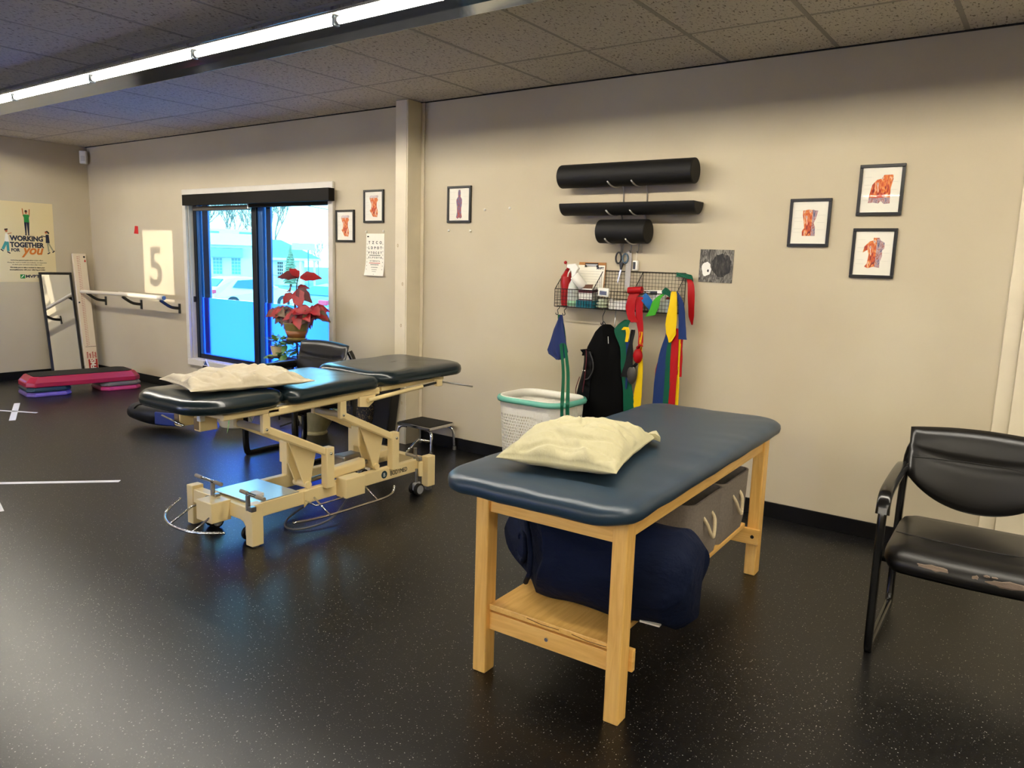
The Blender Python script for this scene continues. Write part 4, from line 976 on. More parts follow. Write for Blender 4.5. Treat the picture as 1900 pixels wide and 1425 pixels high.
fig([('person_leg', nv, [(X-.026, .225), (X, .225), (X-.008, .085), (X-.020, .085)]), ('person_leg', nv, [(X, .225), (X+.028, .225), (X+.020, .085), (X+.008, .085)]), ('person_top', grn, [(X-.026, .222), (X+.028, .222), (X+.026, .275), (X+.036, .300), (X+.022, .310), (X-.022, .310), (X-.036, .300), (X-.025, .275)]),
     ('person_arm', skin, ln((X-.030, .302), (X-.036, .375), .010)), ('person_arm', skin, ln((X+.031, .302), (X+.036, .370), .010)), ('person_head', skin, circ((X, .328), .012)), ('person_hair', hair, circ((X, .345), .014)), ('person_shoe', nv, ln((X-.024, .082), (X-.006, .082), .008)), ('person_shoe', nv, ln((X+.006, .082), (X+.022, .082), .008))])
X = -.200
fig([('person_leg', teal, ln((X+.0, .0), (X-.040, -.085), .028)), ('person_leg', teal, ln((X+.012, .0), (X+.014, -.105), .026)), ('person_shoe', nv, ln((X-.060, -.085), (X-.034, -.105), .012)), ('person_shoe', nv, ln((X+.004, -.112), (X+.034, -.128), .012)), ('person_top', M['paper'], [(X-.018, .0), (X+.028, .0), (X+.022, .09), (X-.004, .09)]), ('person_head', skin, circ((X+.008, .118), .013)), ('person_hair', hair, [(X-.010, .122), (X-.010, .140), (X+.022, .145), (X+.024, .130)]), ('person_arm', skin, ln((X+.016, .085), (X+.060, .098), .008))])
X = .228
fig([('person_leg', gry, ln((X-.002, .0), (X+.008, -.10), .015)), ('person_leg', gry, ln((X+.008, .0), (X+.055, -.09), .014)), ('person_shoe', nv, ln((X-.008, -.125), (X+.020, -.108), .012)), ('person_shoe', nv, ln((X+.046, -.108), (X+.070, -.088), .012)), ('person_top', nv, [(X-.020, .0), (X+.022, .0), (X+.016, .095), (X-.016, .095)]), ('person_arm', nv, ln((X-.012, .07), (X-.065, .078), .010)), ('person_head', skin, circ((X-.012, .118), .012)), ('person_hair', hair, [(X-.026, .128), (X+.002, .140), (X+.026, .115), (X+.012, .100), (X, .122)])])

# ------------------------------------------------------------ mirror leaning on left wall
Lm = 1.24; lean = math.asin(.19/Lm)
mi_ = thing('leaning_mirror', 'tall narrow black framed mirror leaning against the left wall', 'mirror', (XL+.20, 4.11, 0), PI/2, rx=0)
mi_.rotation_euler = Matrix.Rotation(PI/2, 3, 'Z').to_euler()
mi_.rotation_euler = (Matrix.Rotation(PI/2, 3, 'Z') @ Matrix.Rotation(-lean, 3, 'X')).to_euler()
w, h, b = .18, Lm, .028
fr = MB(); fr.box(-w, w, -.0, .018, 0, b); fr.box(-w, w, 0, .018, h-b, h); fr.box(-w, -w+b, 0, .018, b, h-b); fr.box(w-b, w, 0, .018, b, h-b)
fr.build('frame', M['frame'], mi_, bevel=.003)
MB().box(-w+b, w-b, .007, .012, b, h-b).build('mirror_glass', mat('mirror silver', (235, 238, 238), .01, metal=1), mi_)

# measuring board with red marks
Lb = 1.46; lean = math.asin(.17/Lb)
fb = thing('movement_test_board', 'tall white marked board with red print leaning in the corner', 'board', (XL+.215, 4.375, 0))
fb.rotation_euler = (Matrix.Rotation(PI/2, 3, 'Z') @ Matrix.Rotation(-lean, 3, 'X')).to_euler()
bw = mat('board white', (226, 212, 188), .4); rdp = mat('board red print', (170, 35, 30), .5)
MB().box(-.075, .075, 0, .038, 0, Lb).build('board_body', bw, fb, bevel=.003)
MB().box(-.05, .073, -.0008, 0, .345, .350).build('joint_line', mat('joint', (90, 60, 40), .6), fb)
mb = MB()
for k in range(52):
    z = .365+k*.0207; mb.box(-.037, -.015, -.0008, 0, z, z+.0045); mb.box(-.008, -.001, -.0008, 0, z+.006, z+.012)
mb.build('scale_marks', rdp, fb)
MB().box(-.035, .068, -.001, 0, .07, .195).build('logo_panel', rdp, fb)
text('logo_lettering', 'FMS', .085, (.045, -.0016, .080), (PI/2, -PI/2, 0), M['paper'], fb, off=.003, sx=.80)
for k, s_ in enumerate(('move', 'well.', 'move', 'often')):
    text('slogan', s_, .034, (-.030+k*.031, -.0014, .208), (PI/2, -PI/2, 0), rdp, fb, off=.001)
MB().cyl((.05, -.001, Lb-.04), (.05, .001, Lb-.04), .012, 14).build('hole', M['black'], fb); MB().cyl((-.062, -.001, .88), (-.062, .001, .88), .010, 12).build('hole', M['black'], fb)
MB().prism([(.045, Lb-.10), (.065, Lb-.10), (.06, Lb-.07), (.05, Lb-.075)], -.001, .0, 'y').build('red_mark', rdp, fb)

# ------------------------------------------------------------ ballet barre
br_ = thing('ballet_barre', 'white wall barre on three black curved brackets', 'barre', (-8.55, YW, 1.0))
woodw = mat('white painted rail', (226, 216, 198), .4)
MB().cyl((-.90, -.22, .005), (.05, -.22, .018), .021, 16).build('rail', woodw, br_, smooth=True, auto=50)
MB().cyl((-.02, -.22, .020), (.90, -.22, .018), .025, 16).build('rail', woodw, br_, smooth=True, auto=50)
MB().cyl((.899, -.22, .018), (.906, -.22, .018), .021, 16).build('end_cap', mat('grey cap', (70, 78, 84), .4), br_)
for x in (-.77, .045, .83):
    P = interp([(x, -.22, -.008), (x, -.17, -.045), (x, -.10, -.085), (x, -.01, -.10)], 6)
    MB().tube(P, [1-.0*k for k in range(len(P))], 8, flat=(.032, .02), roll=(0, -.5, 1)).build('bracket_arm', M['black'], br_, smooth=True, auto=50)
    MB().box(x-.017, x+.017, -.012, -.001, -.155, -.05).build('wall_plate', M['black'], br_, bevel=.002)

# ------------------------------------------------------------ aerobic step on risers
def octa(w, d, c, z): return [Vector(p+(z,)) for p in ((-w+c, -d), (w-c, -d), (w, -d+c), (w, d-c), (w-c, d), (-w+c, d), (-w, d-c), (-w, -d+c))]
stp = thing('aerobic_step', 'long pink and black aerobic step platform resting on risers', 'exercise step', (-8.42, 3.80, .098), PI/2+math.radians(-9))
pink = mat('magenta plastic', (165, 30, 62), .3, spec=.6)
MB().loft([octa(.55, .215, .07, 0), octa(.55, .215, .07, .045), octa(.495, .185, .05, .105)]).build('platform', pink, stp, bevel=.008, seg=3)
MB().loft([octa(.475, .178, .05, .104), octa(.475, .178, .05, .110), octa(.465, .170, .05, .112)]).build('grip_surface', M['foam'], stp, bevel=.002)
MB().add([(-.545, .13, .051), (-.545, -.13, .051), (-.497, -.13, .092), (-.497, .13, .092), (-.54, .13, .048), (-.54, -.13, .048), (-.49, -.13, .09), (-.49, .13, .09)], [(0, 1, 2, 3), (7, 6, 5, 4), (0, 4, 5, 1), (1, 5, 6, 2), (2, 6, 7, 3), (3, 7, 4, 0)]).build('end_panel', mat('violet pink panel', (170, 110, 175), .25, spec=.6), stp)
def riser(x, z, col, label):
    t = thing('step_riser', label, 'riser', (0, 0, 0), 0, 'stacked step risers')
    q = Matrix.Rotation(PI/2+math.radians(-9), 3, 'Z') @ Vector((x, 0, 0)); t.location = (-8.42+q.x, 3.80+q.y, z); t.rotation_euler = (0, 0, PI/2+math.radians(-9))
    MB().loft([octa(.20, .215, .06, 0), octa(.205, .222, .06, .012), octa(.205, .222, .06, .026), octa(.19, .205, .06, .0475)]).build('riser_block', mat('riser plastic', col, .3, spec=.6), t, bevel=.005)
    MB().loft([octa(.17, .18, .05, .047), octa(.17, .18, .05, .0485)]).build('riser_recess', M['black'], t)
riser(-.345, .0, (112, 90, 165), 'purple riser on the floor under the left end of the step')
riser(-.345, .049, (24, 52, 66), 'dark teal riser between purple riser and step platform')
riser(.345, .0, (190, 60, 110), 'pink riser on the floor under the right end of the step')
riser(.345, .049, (105, 100, 98), 'grey riser between pink riser and step platform')

# ------------------------------------------------------------ foam rollers & hooks
def roller(x0, x1, zc, r, label, half=False, tilt=0):
    t = thing('foam_roller', label, 'foam roller', ((x0+x1)/2, YW-.092, zc), 0, 'black foam rollers on wall hooks', ry=tilt)
    L = (x1-x0)/2
    if half:
        P = [(r*math.cos(a_), r*math.sin(a_)) for a_ in [-PI+PI*k/20 for k in range(21)]]
    else: P = [(r*math.cos(2*PI*k/32), r*math.sin(2*PI*k/32)) for k in range(32)]
    MB().prism(P, -L, L, 'x').build('foam_body', M['foam'], t, smooth=True, bevel=.006, auto=40)
roller(-2.83, -1.875, 2.075, .077, 'longest full round black foam roller, top of the three')
roller(-2.80, -1.84, 1.893, .077, 'half round black foam roller, flat side up, middle of the three', True)
roller(-2.515, -2.165, 1.713, .077, 'short full round black foam roller, lowest of the three')
wireM = mat('grey hook wire', (200, 196, 190), .3, metal=.8)
hk = 0
for zc, xx in ((2.075, (-2.40, -2.23)), (1.893, (-2.40, -2.23)), (1.713, (-2.40, -2.25))):
    for x in xx:
        r = .080; yc = YW-.092
        side = 'left' if x == xx[0] else 'right'
        P = [(x, YW-.002, zc-.18 if zc > 1.8 else zc-.13), (x, YW-.004, zc-.10)]
        Q = [(x-.045*(k/8), yc+r*math.cos(a_), zc+r*math.sin(a_)) for k, a_ in enumerate([-.75-1.75*k/8 for k in range(9)])]
        nm = {2.075: 'long roller', 1.893: 'half round roller', 1.713: 'short roller'}[zc]
        tag(MB().tube(P+Q, .0052, 8).build('wall_hook', wireM, smooth=True), side+' wire hook holding up the '+nm, 'hook', 'wire hooks on the wall')

# small hooks with scissors, ruler, oximeter
for x, lb in ((-2.385, 'small dark hook holding the scissors'), (-2.325, 'small hook holding the clear ruler'), (-2.272, 'small hook holding the oximeter cord')):
    tag(MB().tube(interp([(x, YW-.001, 1.635), (x, YW-.006, 1.595), (x, YW-.02, 1.58), (x, YW-.03, 1.595)], 4), .003, 8).build('small_hook', M['steel'], smooth=True), lb, 'hook', 'small hooks below the rollers')
sc_ = thing('scissors', 'black and blue handled scissors hanging from a hook', 'scissors', (-2.385, YW-.02, 1.592))
for cx_, cz_, rx_, rz2, m_ in ((-.022, -.048, .020, .036, M['black']), (.028, -.050, .020, .030, mat('blue grey grip', (70, 90, 110), .4))):
    MB().tube([(cx_+rx_*math.cos(q), 0, cz_+rz2*math.sin(q)) for q in [2*PI*k/16 for k in range(16)]], .006, 8, closed=True).build('finger_loop', m_, sc_, smooth=True)
MB().prism([(-.014, -.078), (.018, -.074), (.006, -.125), (-.004, -.125)], -.006, .006, 'y').build('handle_joint', M['black'], sc_, bevel=.003)
MB().prism([(-.006, -.12), (.008, -.12), (-.018, -.215), (-.022, -.21)], -.002, .002, 'y').build('blade', M['steel'], sc_)
ru = thing('clear_ruler', 'clear plastic goniometer ruler hanging against the wall basket', 'ruler', (-2.335, YW-.012, 1.585))
MB().box(-.02, .02, -.0015, .0015, -.27, 0).build('ruler_blade', mat('clear plastic', (188, 178, 155), .25, trans=.4), ru)
mb = MB()
for k in range(24): mb.box(-.019, -.012 if k % 4 else -.004, -.0022, -.0014, -.265+k*.011, -.2642+k*.011)
mb.build('ruler_marks', ink, ru)
oxm = thing('pulse_oximeter', 'small white finger pulse oximeter dangling on a cord', 'oximeter', (-2.278, YW-.02, 1.50))
MB().box(-.018, .018, -.014, .014, -.035, .03).build('case', M['white'], oxm, bevel=.006); MB().box(-.013, .006, -.016, -.0135, -.026, .02).build('screen', M['black'], oxm, bevel=.002)
MB().tube([(0, 0, .03), (.003, .0, .06), (.004, -.005, .09)], .0012, 6).build('cord', M['white'], oxm)

# ------------------------------------------------------------ wire basket shelf
gw = mat('dark wire', (38, 34, 30), .4, metal=.4)
BX0, BX1, BYF, BYB, BZ0, BZF, BZB = -2.82, -1.93, YW-.14, YW-.008, 1.205, 1.325, 1.457
wbk = thing('wire_basket', 'long dark wire mesh basket shelf mounted on the wall', 'basket', ((BX0+BX1)/2, YW, BZ0))
ox, oz = (BX0+BX1)/2, BZ0; hw = (BX1-BX0)/2
def bar(mb, a_, b_, r=.0013): mb.tube([a_, b_], r, 5)
step = .0225; n = int(2*hw/step)
yb, yf = BYB-YW, BYF-YW; zb, zf = BZB-BZ0, BZF-BZ0
mb = MB()
for k in range(n+1):
    x = -hw+k*2*hw/n; bar(mb, (x, yb, 0), (x, yb, zb))
for k in range(12): z = zb*k/11; bar(mb, (-hw, yb, z), (hw, yb, z), .0013 if k not in (0, 11) else .003)
mb.build('back_mesh', gw, wbk)
mb = MB()
for k in range(n+1):
    x = -hw+k*2*hw/n; bar(mb, (x, yf, 0), (x, yf, zf))
for k in range(6): z = zf*k/5; bar(mb, (-hw, yf, z), (hw, yf, z), .0013 if k not in (0, 5) else .003)
mb.build('front_mesh', gw, wbk)
mb = MB()
for k in range(n+1):
    x = -hw+k*2*hw/n; bar(mb, (x, yf, 0), (x, yb, 0))
for k in range(1, 6): y = yf+(yb-yf)*k/6; bar(mb, (-hw, y, 0), (hw, y, 0))
mb.build('floor_mesh', gw, wbk)
for x in (-hw, -hw/3, hw/3, hw):
    mb = MB(); bar(mb, (x, yb, zb), (x, yf, zf), .0028); bar(mb, (x, yf, 0), (x, yf, zf), .0028); bar(mb, (x, yb, 0), (x, yb, zb), .0028)
    for k in range(1, 6): z = zf*k/6; bar(mb, (x, yf, z), (x, yb, z))
    for k in range(1, 6): y = yf+(yb-yf)*k/6; bar(mb, (x, y, 0), (x, y, zf+(zb-zf)*k/6))
    mb.build('divider', gw, wbk)
# contents
YC = YW-.075
sb = thing('spray_bottle', 'translucent white spray bottle standing in the wire basket', 'bottle', (-2.70, YC-.02, BZ0+.003))
cl_ = mat('translucent plastic', (225, 230, 222), .3, trans=.25)
MB().lathe([(.001, 0), (.036, 0), (.039, .01), (.039, .11), (.033, .15), (.018, .18), (.014, .20)], n=20).build('bottle_body', cl_, sb, smooth=True, auto=60)
MB().lathe([(.031, .004), (.0395, .006), (.0396, .04), (.031, .041)], n=20).build('green_liquid', mat('green liquid', (150, 200, 160), .3), sb, smooth=True)
MB().prism([(-.055, .285), (.012, .29), (.040, .262), (.022, .235), (.016, .20), (-.016, .20), (-.016, .235), (-.03, .255), (-.055, .262)], -.012, .012, 'y').build('trigger_head', M['white'], sb, bevel=.004)
MB().tube([(-.028, 0, .255), (-.045, 0, .225), (-.05, 0, .20)], .005, 6).build('trigger', M['white'], sb, smooth=True)
# red wash bottle
rb = thing('red_squeeze_bottle', 'red bottle behind the spray bottle at the basket left end', 'bottle', (-2.785, YC+.03, BZ0+.004))
redp = mat('red plastic', (160, 10, 16), .35)
MB().lathe([(.001, 0), (.035, 0), (.038, .02), (.040, .12), (.046, .16), (.043, .20), (.025, .225), (.018, .24)], n=14).build('bottle_body', redp, rb, smooth=True, auto=30)
MB().tube([(0, 0, .235), (.005, 0, .26), (.0, -.005, .285)], [.014, .01, .008], 8).build('nozzle', redp, rb, smooth=True); MB().sphere((-.012, -.01, .295), .012, 10, 6).build('nozzle_tip', redp, rb, smooth=True)
# clipboard
cb = thing('clipboard', 'brown clipboard holding a white lined form in the basket', 'clipboard', (-2.61, YW-.03, 1.28), 0, rx=math.radians(-6))
MB().box(-.105, .105, -.002, .003, 0, .232).build('board', mat('hardboard brown', (165, 110, 50), .6), cb, bevel=.002)
MB().box(-.108, .100, -.0035, -.002, -.0, .212).build('form_sheet', M['paper'], cb)
MB().box(-.045, .045, -.012, -.003, .205, .226).build('clip_plate', M['steel'], cb, bevel=.002); MB().cyl((-.05, -.012, .222), (.05, -.012, .222), .004, 8).build('clip_spring', M['black'], cb)
for x in (-.045, .045): MB().box(x-.006, x+.006, -.014, -.004, .198, .212).build('clip_foot', M['black'], cb)
text('form_logo', 'MVPT', .022, (.038, -.0042, .185), R0, nv, cb, off=.001)
mb = MB()
for k in range(9): mb.box(-.09, .085-.02*(k % 2), -.0042, -.0036, .17-k*.018, .1715-k*.018)
mb.build('form_lines', line, cb)
# roll of paper, box, teal basket
tag(MB().lathe([(.012, 0), (.030, 0), (.034, .004), (.034, .096), (.030, .10), (.012, .10)], n=18).build('white_cup', M['white'], smooth=True, auto=50), 'white foam cup tipped over beside the spray bottle', 'cup'); o = COL.objects[-1]; o.location = (-2.615, YC-.03, 1.345); o.rotation_euler = (.4, math.radians(-35), 0)
cbx = thing('tissue_box', 'open white and maroon carton above the teal tray', 'box', (-2.585, YC-.01, 1.255), math.radians(0), rx=math.radians(6))
mar = mat('maroon card', (95, 30, 40), .6)
MB().box(-.055, .05, -.035, .035, 0, .085).build('carton', M['white'], cbx, bevel=.002); MB().box(-.0555, .0505, -.0358, .0355, .055, .075).build('maroon_band', mar, cbx)
MB().add([(-.055, -.035, .085), (.05, -.035, .085), (.055, -.03, .112), (-.02, -.03, .108), (-.055, -.033, .086), (.05, -.033, .086), (.055, -.028, .113), (-.02, -.028, .109)], [(0, 1, 2, 3), (7, 6, 5, 4), (0, 4, 5, 1), (1, 5, 6, 2), (2, 6, 7, 3), (3, 7, 4, 0)]).build('open_flap', mat('brown card', (96, 62, 40), .7), cbx)
MB().box(-.056, .051, -.036, -.034, .005, .012).build('maroon_line', mar, cbx)
tbk = thing('teal_tray', 'small slotted teal plastic tray in the wire basket', 'tray', (-2.585, YC-.005, BZ0+.003))
tl = mat('teal plastic', (20, 130, 150), .4)
mb = MB(); mb.box(-.065, .06, -.05, .05, 0, .003)
for k in range(11): x = -.065+k*.0125; mb.box(x-.002, x+.002, -.052, -.049, 0, .046)
mb.box(-.067, .062, -.053, -.049, .042, .048); mb.box(-.067, .062, .049, .052, 0, .048); mb.box(-.067, -.064, -.05, .05, 0, .048); mb.box(.059, .062, -.05, .05, 0, .048); mb.build('tray_body', tl, tbk)
for i, (x, z) in enumerate(((-.03, .012), (.0, .012), (.03, .012))):
    pass
eg = thing('egg_exerciser_stack', 'stack of pale green putty cases in the middle of the basket', 'putty cases', (-2.475, YC-.02, BZ0+.003))
for k, (r, c) in enumerate(((.040, (190, 205, 175)), (.041, (200, 210, 185)), (.038, (205, 212, 190)))):
    MB().sphere((0.004*k, 0, .014+k*.020), r, 14, 6, (1, 1, .30)).build('putty_case', mat('pale green plastic', c, .4), eg, smooth=True)
tag(MB().lathe([(.001, 0), (.018, 0), (.019, .05), (.012, .058), (.012, .07), (.001, .07)], n=16).build('white_pill_bottle', M['white'], smooth=True, auto=40), 'small white bottle beside the pale green cases', 'bottle'); COL.objects[-1].location = (-2.40, YC-.02, BZ0+.003)
tag(MB().box(-.05, .05, -.035, .035, 0, .058).build('white_carton', M['white'], bevel=.003), 'plain white carton in the right of the basket middle', 'box'); COL.objects[-1].location = (-2.325, YC, BZ0+.003)
tm = thing('digital_timer', 'white digital timer clipped to the basket front', 'timer', (-2.432, BYF-.012, 1.318), 0, ry=math.radians(3))
MB().box(-.038, .038, -.010, .008, -.028, .028).build('case', M['white'], tm, bevel=.005); MB().box(-.026, .026, -.0115, -.0095, -.018, .008).build('display', mat('lcd', (28, 26, 30), .25), tm)
tbx = thing('tape_box', 'white open box with black lettered band at basket right', 'box', (-2.10, YC-.01, BZ0+.065), 0, ry=math.radians(-2))
MB().box(-.10, .07, -.035, .035, 0, .075).build('carton', M['white'], tbx, bevel=.002); MB().box(-.092, .035, -.0365, -.0345, .046, .070).build('black_band', M['black'], tbx)
text('box_lettering', 'TAPE', .020, (-.085, -.0372, .051), R0, M['paper'], tbx, off=.0006, sx=1.6)
MB().prism([(.07, .07), (.10, .03), (.075, .0), (.07, .0)], -.033, .033, 'y').build('open_flap', M['paper'], tbx)
# lower row right
tag(MB().box(-.05, .06, -.04, .04, 0, .085).build('clear_jar', cl_, bevel=.01), 'clear plastic container with red lid behind the mesh', 'container'); COL.objects[-1].location = (-2.035, YC, BZ0+.003)
o = COL.objects[-1]; l = MB().box(-.052, .062, -.042, .042, .085, .100).build('red_lid', redp, o, bevel=.003)

# ------------------------------------------------------------ resistance bands (each hangs separately)
def bmat(n, c): return mat(n, c, .5, spec=.2)
BG, BR, BY, BB, BK, BL, BU = bmat('green band', (8, 78, 54)), bmat('red band', (158, 8, 14)), bmat('yellow band', (222, 186, 6)), bmat('blue band', (24, 46, 96)), bmat('black band', (16, 16, 17)), bmat('bright green band', (60, 150, 34)), bmat('mid blue band', (24, 88, 148))
def band(name, label, m, pts, ws, wave=.0, wdir=(1, 0, 0), group='hanging resistance bands'):
    P = interp(pts, 5); Wd = []
    for i in range(len(ws)-1):
        for k in range(5): Wd.append(ws[i]+(ws[i+1]-ws[i])*k/5)
    Wd.append(ws[-1])
    o = ribbon(name, P, Wd, m, None, wdir, .0022, wave); tag(o, label, 'resistance band', group); return o
yf0 = BYF-.012
# s hooks bottom left
for x, lb in ((-2.79, 'black s hook holding the green loop at the basket left corner'), (-2.735, 'black s hook holding the blue cloth'), (-2.435, 'large black s hook holding the vest')):
    big = x > -2.5; L = .09 if big else .045
    tag(MB().tube(interp([(x-.008, BYF, BZ0-.005), (x, BYF, BZ0+.006), (x+.012, BYF, BZ0-.008), (x-.002, BYF-.002, BZ0-L*.55), (x+.006, BYF-.004, BZ0-L-.005), (x-.008, BYF-.004, BZ0-L-.012), (x-.016, BYF-.004, BZ0-L)], 5), .0028, 7).build('s_hook', M['black'], smooth=True), lb, 'hook', 's hooks on the basket rail')
band('resistance_band', 'green loop band, left strand, hanging over the laundry basket', BG, [(-2.775, yf0, 1.150), (-2.765, 4.40, 1.08), (-2.722, 4.36, .948), (-2.566, 4.15, .80), (-2.40, 3.885, .672), (-2.385, 3.86, .60), (-2.37, 3.86, .40)], [.012, .024, .026, .022, .026, .022, .024], .001)
band('resistance_band', 'green loop band, right strand, hanging over the laundry basket', BG, [(-2.768, yf0+.004, 1.150), (-2.738, 4.40, 1.08), (-2.69, 4.36, .948), (-2.53, 4.15, .80), (-2.362, 3.885, .675), (-2.345, 3.86, .60), (-2.325, 3.86, .40)], [.012, .020, .024, .024, .026, .026, .024], .001)
bc = thing('blue_cloth', 'royal blue cloth draped from a hook beside the green loop', 'cloth', (0, 0, 0))
mb = MB(); rr = []
for z, xl, xr, yo in ((1.152, -2.742, -2.728, 0), (1.12, -2.758, -2.716, -.004), (1.05, -2.79, -2.70, -.008), (.97, -2.815, -2.685, -.006), (.905, -2.832, -2.668, -.010), (.878, -2.82, -2.68, -.008), (.855, -2.775, -2.70, -.004), (.842, -2.755, -2.735, -.004)):
    ring = []
    for k in range(13): u = k/12; ring.append(Vector((xl+(xr-xl)*u, yf0-.03+yo+.008*math.sin(u*9+z*14), z)))
    for k in range(12, -1, -1): u = k/12; ring.append(Vector((xl+(xr-xl)*u, yf0-.024+yo+.008*math.sin(u*9+z*14), z)))
    rr.append(ring)
mb.loft(rr).build('cloth_sheet', mat('royal blue cloth', (8, 32, 88), .8, sheen=.05, bump=.05, bscale=100), bc, smooth=True, auto=60)
# middle bunch
band('resistance_band', 'broad red band looped over the basket front at the middle', BR, [(-2.205, BYF-.004, BZF+.002), (-2.225, yf0-.006, 1.28), (-2.225, yf0-.01, 1.20), (-2.20, yf0-.012, 1.145), (-2.19, yf0-.012, 1.138)], [.070, .062, .062, .060, .056], .003)
band('resistance_band', 'red band hanging under the loop down to the red ball', BR, [(-2.17, yf0-.004, 1.30), (-2.165, yf0-.004, 1.18), (-2.148, yf0-.004, 1.08), (-2.145, yf0-.004, 1.0), (-2.15, yf0-.006, .955)], [.05, .05, .036, .034, .020], .002)
kn = thing('red_band_knot', 'rolled red band end stuffed on the basket rim', 'resistance band', (-2.205, BYF-.005, BZF+.012), 0, 'hanging resistance bands')
MB().cyl((-.05, 0, 0), (.045, 0, .008), .022, 12).build('rolled_end', BR, kn, smooth=True, auto=50)
MB().cyl((-.052, 0, 0), (.047, 0, .008), .009, 10).build('roll_core', mat('dark red', (110, 8, 14), .5), kn)
band('resistance_band', 'mid blue band looped beside the red band on the basket rim', BU, [(-2.15, yf0, 1.31), (-2.12, yf0-.008, 1.285), (-2.09, yf0-.006, 1.25), (-2.06, yf0, 1.21)], [.05, .060, .050, .045], .003, (.75, 0, .65))
band('resistance_band', 'bright green band end folded over the basket front', BL, [(-2.01, yf0-.004, 1.325), (-2.045, yf0-.012, 1.29), (-2.06, yf0-.012, 1.235), (-2.085, yf0-.012, 1.185)], [.03, .050, .062, .066], .002, (.95, 0, .2))
band('resistance_band', 'dark green band scrunched on the rim beside the tape box', BG, [(-2.02, yf0, 1.33), (-1.99, yf0-.01, 1.345), (-1.96, yf0-.004, 1.325)], [.035, .045, .04], .003, (0, 0, 1))
band('resistance_band', 'wide dark green band tied up, hanging behind the vest right side', BG, [(-2.24, yf0-.02, 1.15), (-2.28, yf0-.02, 1.08), (-2.25, yf0-.015, .97), (-2.235, yf0-.008, .80), (-2.205, yf0-.006, .62), (-2.20, yf0-.004, .42)], [.035, .105, .07, .065, .075, .075], .004)
band('resistance_band', 'narrow blue band inside the dark green one', BB, [(-2.235, yf0-.026, 1.05), (-2.222, yf0-.022, .95), (-2.222, yf0-.018, .82), (-2.225, yf0-.015, .70)], [.022, .026, .020, .01], .001)
band('resistance_band', 'short yellow band end curled against the dark green band', BY, [(-2.26, yf0-.034, 1.085), (-2.235, yf0-.038, 1.105), (-2.222, yf0-.038, 1.07), (-2.23, yf0-.034, 1.01)], [.02, .03, .026, .02], .001)
band('resistance_band', 'yellow band hanging straight down below the dark pouch', BY, [(-2.145, yf0-.004, 1.08), (-2.14, yf0-.004, .95), (-2.135, yf0-.004, .82), (-2.145, yf0-.004, .65), (-2.15, yf0-.004, .42)], [.02, .022, .035, .055, .060], .002)
band('resistance_band', 'black strap dangling between green and yellow bands', BK, [(-2.195, yf0-.018, 1.09), (-2.20, yf0-.03, 1.0), (-2.205, yf0-.03, .90), (-2.215, yf0-.03, .78)], [.028, .03, .05, .09], .004)
bl = thing('red_ball_bundle', 'knotted bundle of shiny red latex among the hanging bands', 'bundle', (-2.150, yf0-.02, .945))
mb = MB(); mb.sphere((0, 0, -.02), .032, 16, 10, (1.0, .8, 1.5))
mb.v = [(x*(1+.15*noise.noise(Vector((x*60, y*60, z*40)))), y*(1+.2*noise.noise(Vector((x*50, y*50, z*40+3)))), z) for x, y, z in mb.v]
mb.build('latex_bundle', BR, bl, smooth=True); MB().tube([(-.01, 0, .03), (.012, -.004, .052), (.034, -.004, .045)], [.010, .008, .003], 8).build('knot_tail', BR, bl, smooth=True)
pc = thing('dark_grey_pouch', 'dark grey rubber pouch hanging below the red bundle', 'pouch', (-2.185, yf0-.02, .80))
mb = MB(); mb.sphere((0, 0, 0), .035, 16, 10, (1.0, .6, 1.8)); mb.build('pouch_body', mat('grey rubber', (58, 54, 50), .4), pc, smooth=True); MB().cyl((.01, 0, .055), (.03, 0, .075), .010, 10).build('pouch_neck', BK, pc)
# right bunch
band('resistance_band', 'wide dark blue band, leftmost of the right bundle', BB, [(-1.945, yf0-.006, 1.20), (-1.955, yf0-.006, 1.08), (-1.985, yf0-.006, .92), (-1.995, yf0-.006, .75), (-2.00, yf0-.006, .50)], [.02, .038, .060, .075, .085], .004)
band('resistance_band', 'thin red band edge left of the dark blue band', BR, [(-1.965, yf0+.004, 1.12), (-1.99, yf0+.004, .98), (-2.025, yf0+.004, .85), (-2.03, yf0+.004, .74)], [.012, .014, .016, .005], .001)
band('resistance_band', 'dark green band between the blue and red in the right bundle', BG, [(-1.94, yf0-.010, 1.18), (-1.94, yf0-.010, 1.02), (-1.94, yf0-.010, .85), (-1.94, yf0-.010, .50)], [.02, .038, .045, .045], .003)
band('resistance_band', 'broad red band in the centre of the right bundle', BR, [(-1.905, yf0-.014, 1.12), (-1.905, yf0-.014, 1.0), (-1.902, yf0-.014, .80), (-1.902, yf0-.014, .50)], [.04, .050, .046, .044], .003)
band('resistance_band', 'second red band, short, right side of the right bundle', BR, [(-1.872, yf0-.004, 1.12), (-1.872, yf0-.004, 1.0), (-1.868, yf0-.004, .90), (-1.868, yf0-.004, .82)], [.03, .028, .03, .03], .002)
band('resistance_band', 'long yellow band behind the centre red band', BY, [(-1.88, yf0-.006, 1.08), (-1.88, yf0-.006, .90), (-1.876, yf0-.006, .70), (-1.876, yf0-.006, .50)], [.02, .022, .030, .032], .002)
band('resistance_band', 'bright yellow folded band with pointed end over the basket corner', BY, [(-1.935, yf0-.010, 1.345), (-1.93, yf0-.024, 1.26), (-1.935, yf0-.026, 1.14), (-1.93, yf0-.026, 1.08), (-1.935, yf0-.024, 1.03)], [.03, .055, .075, .060, .012], .004)
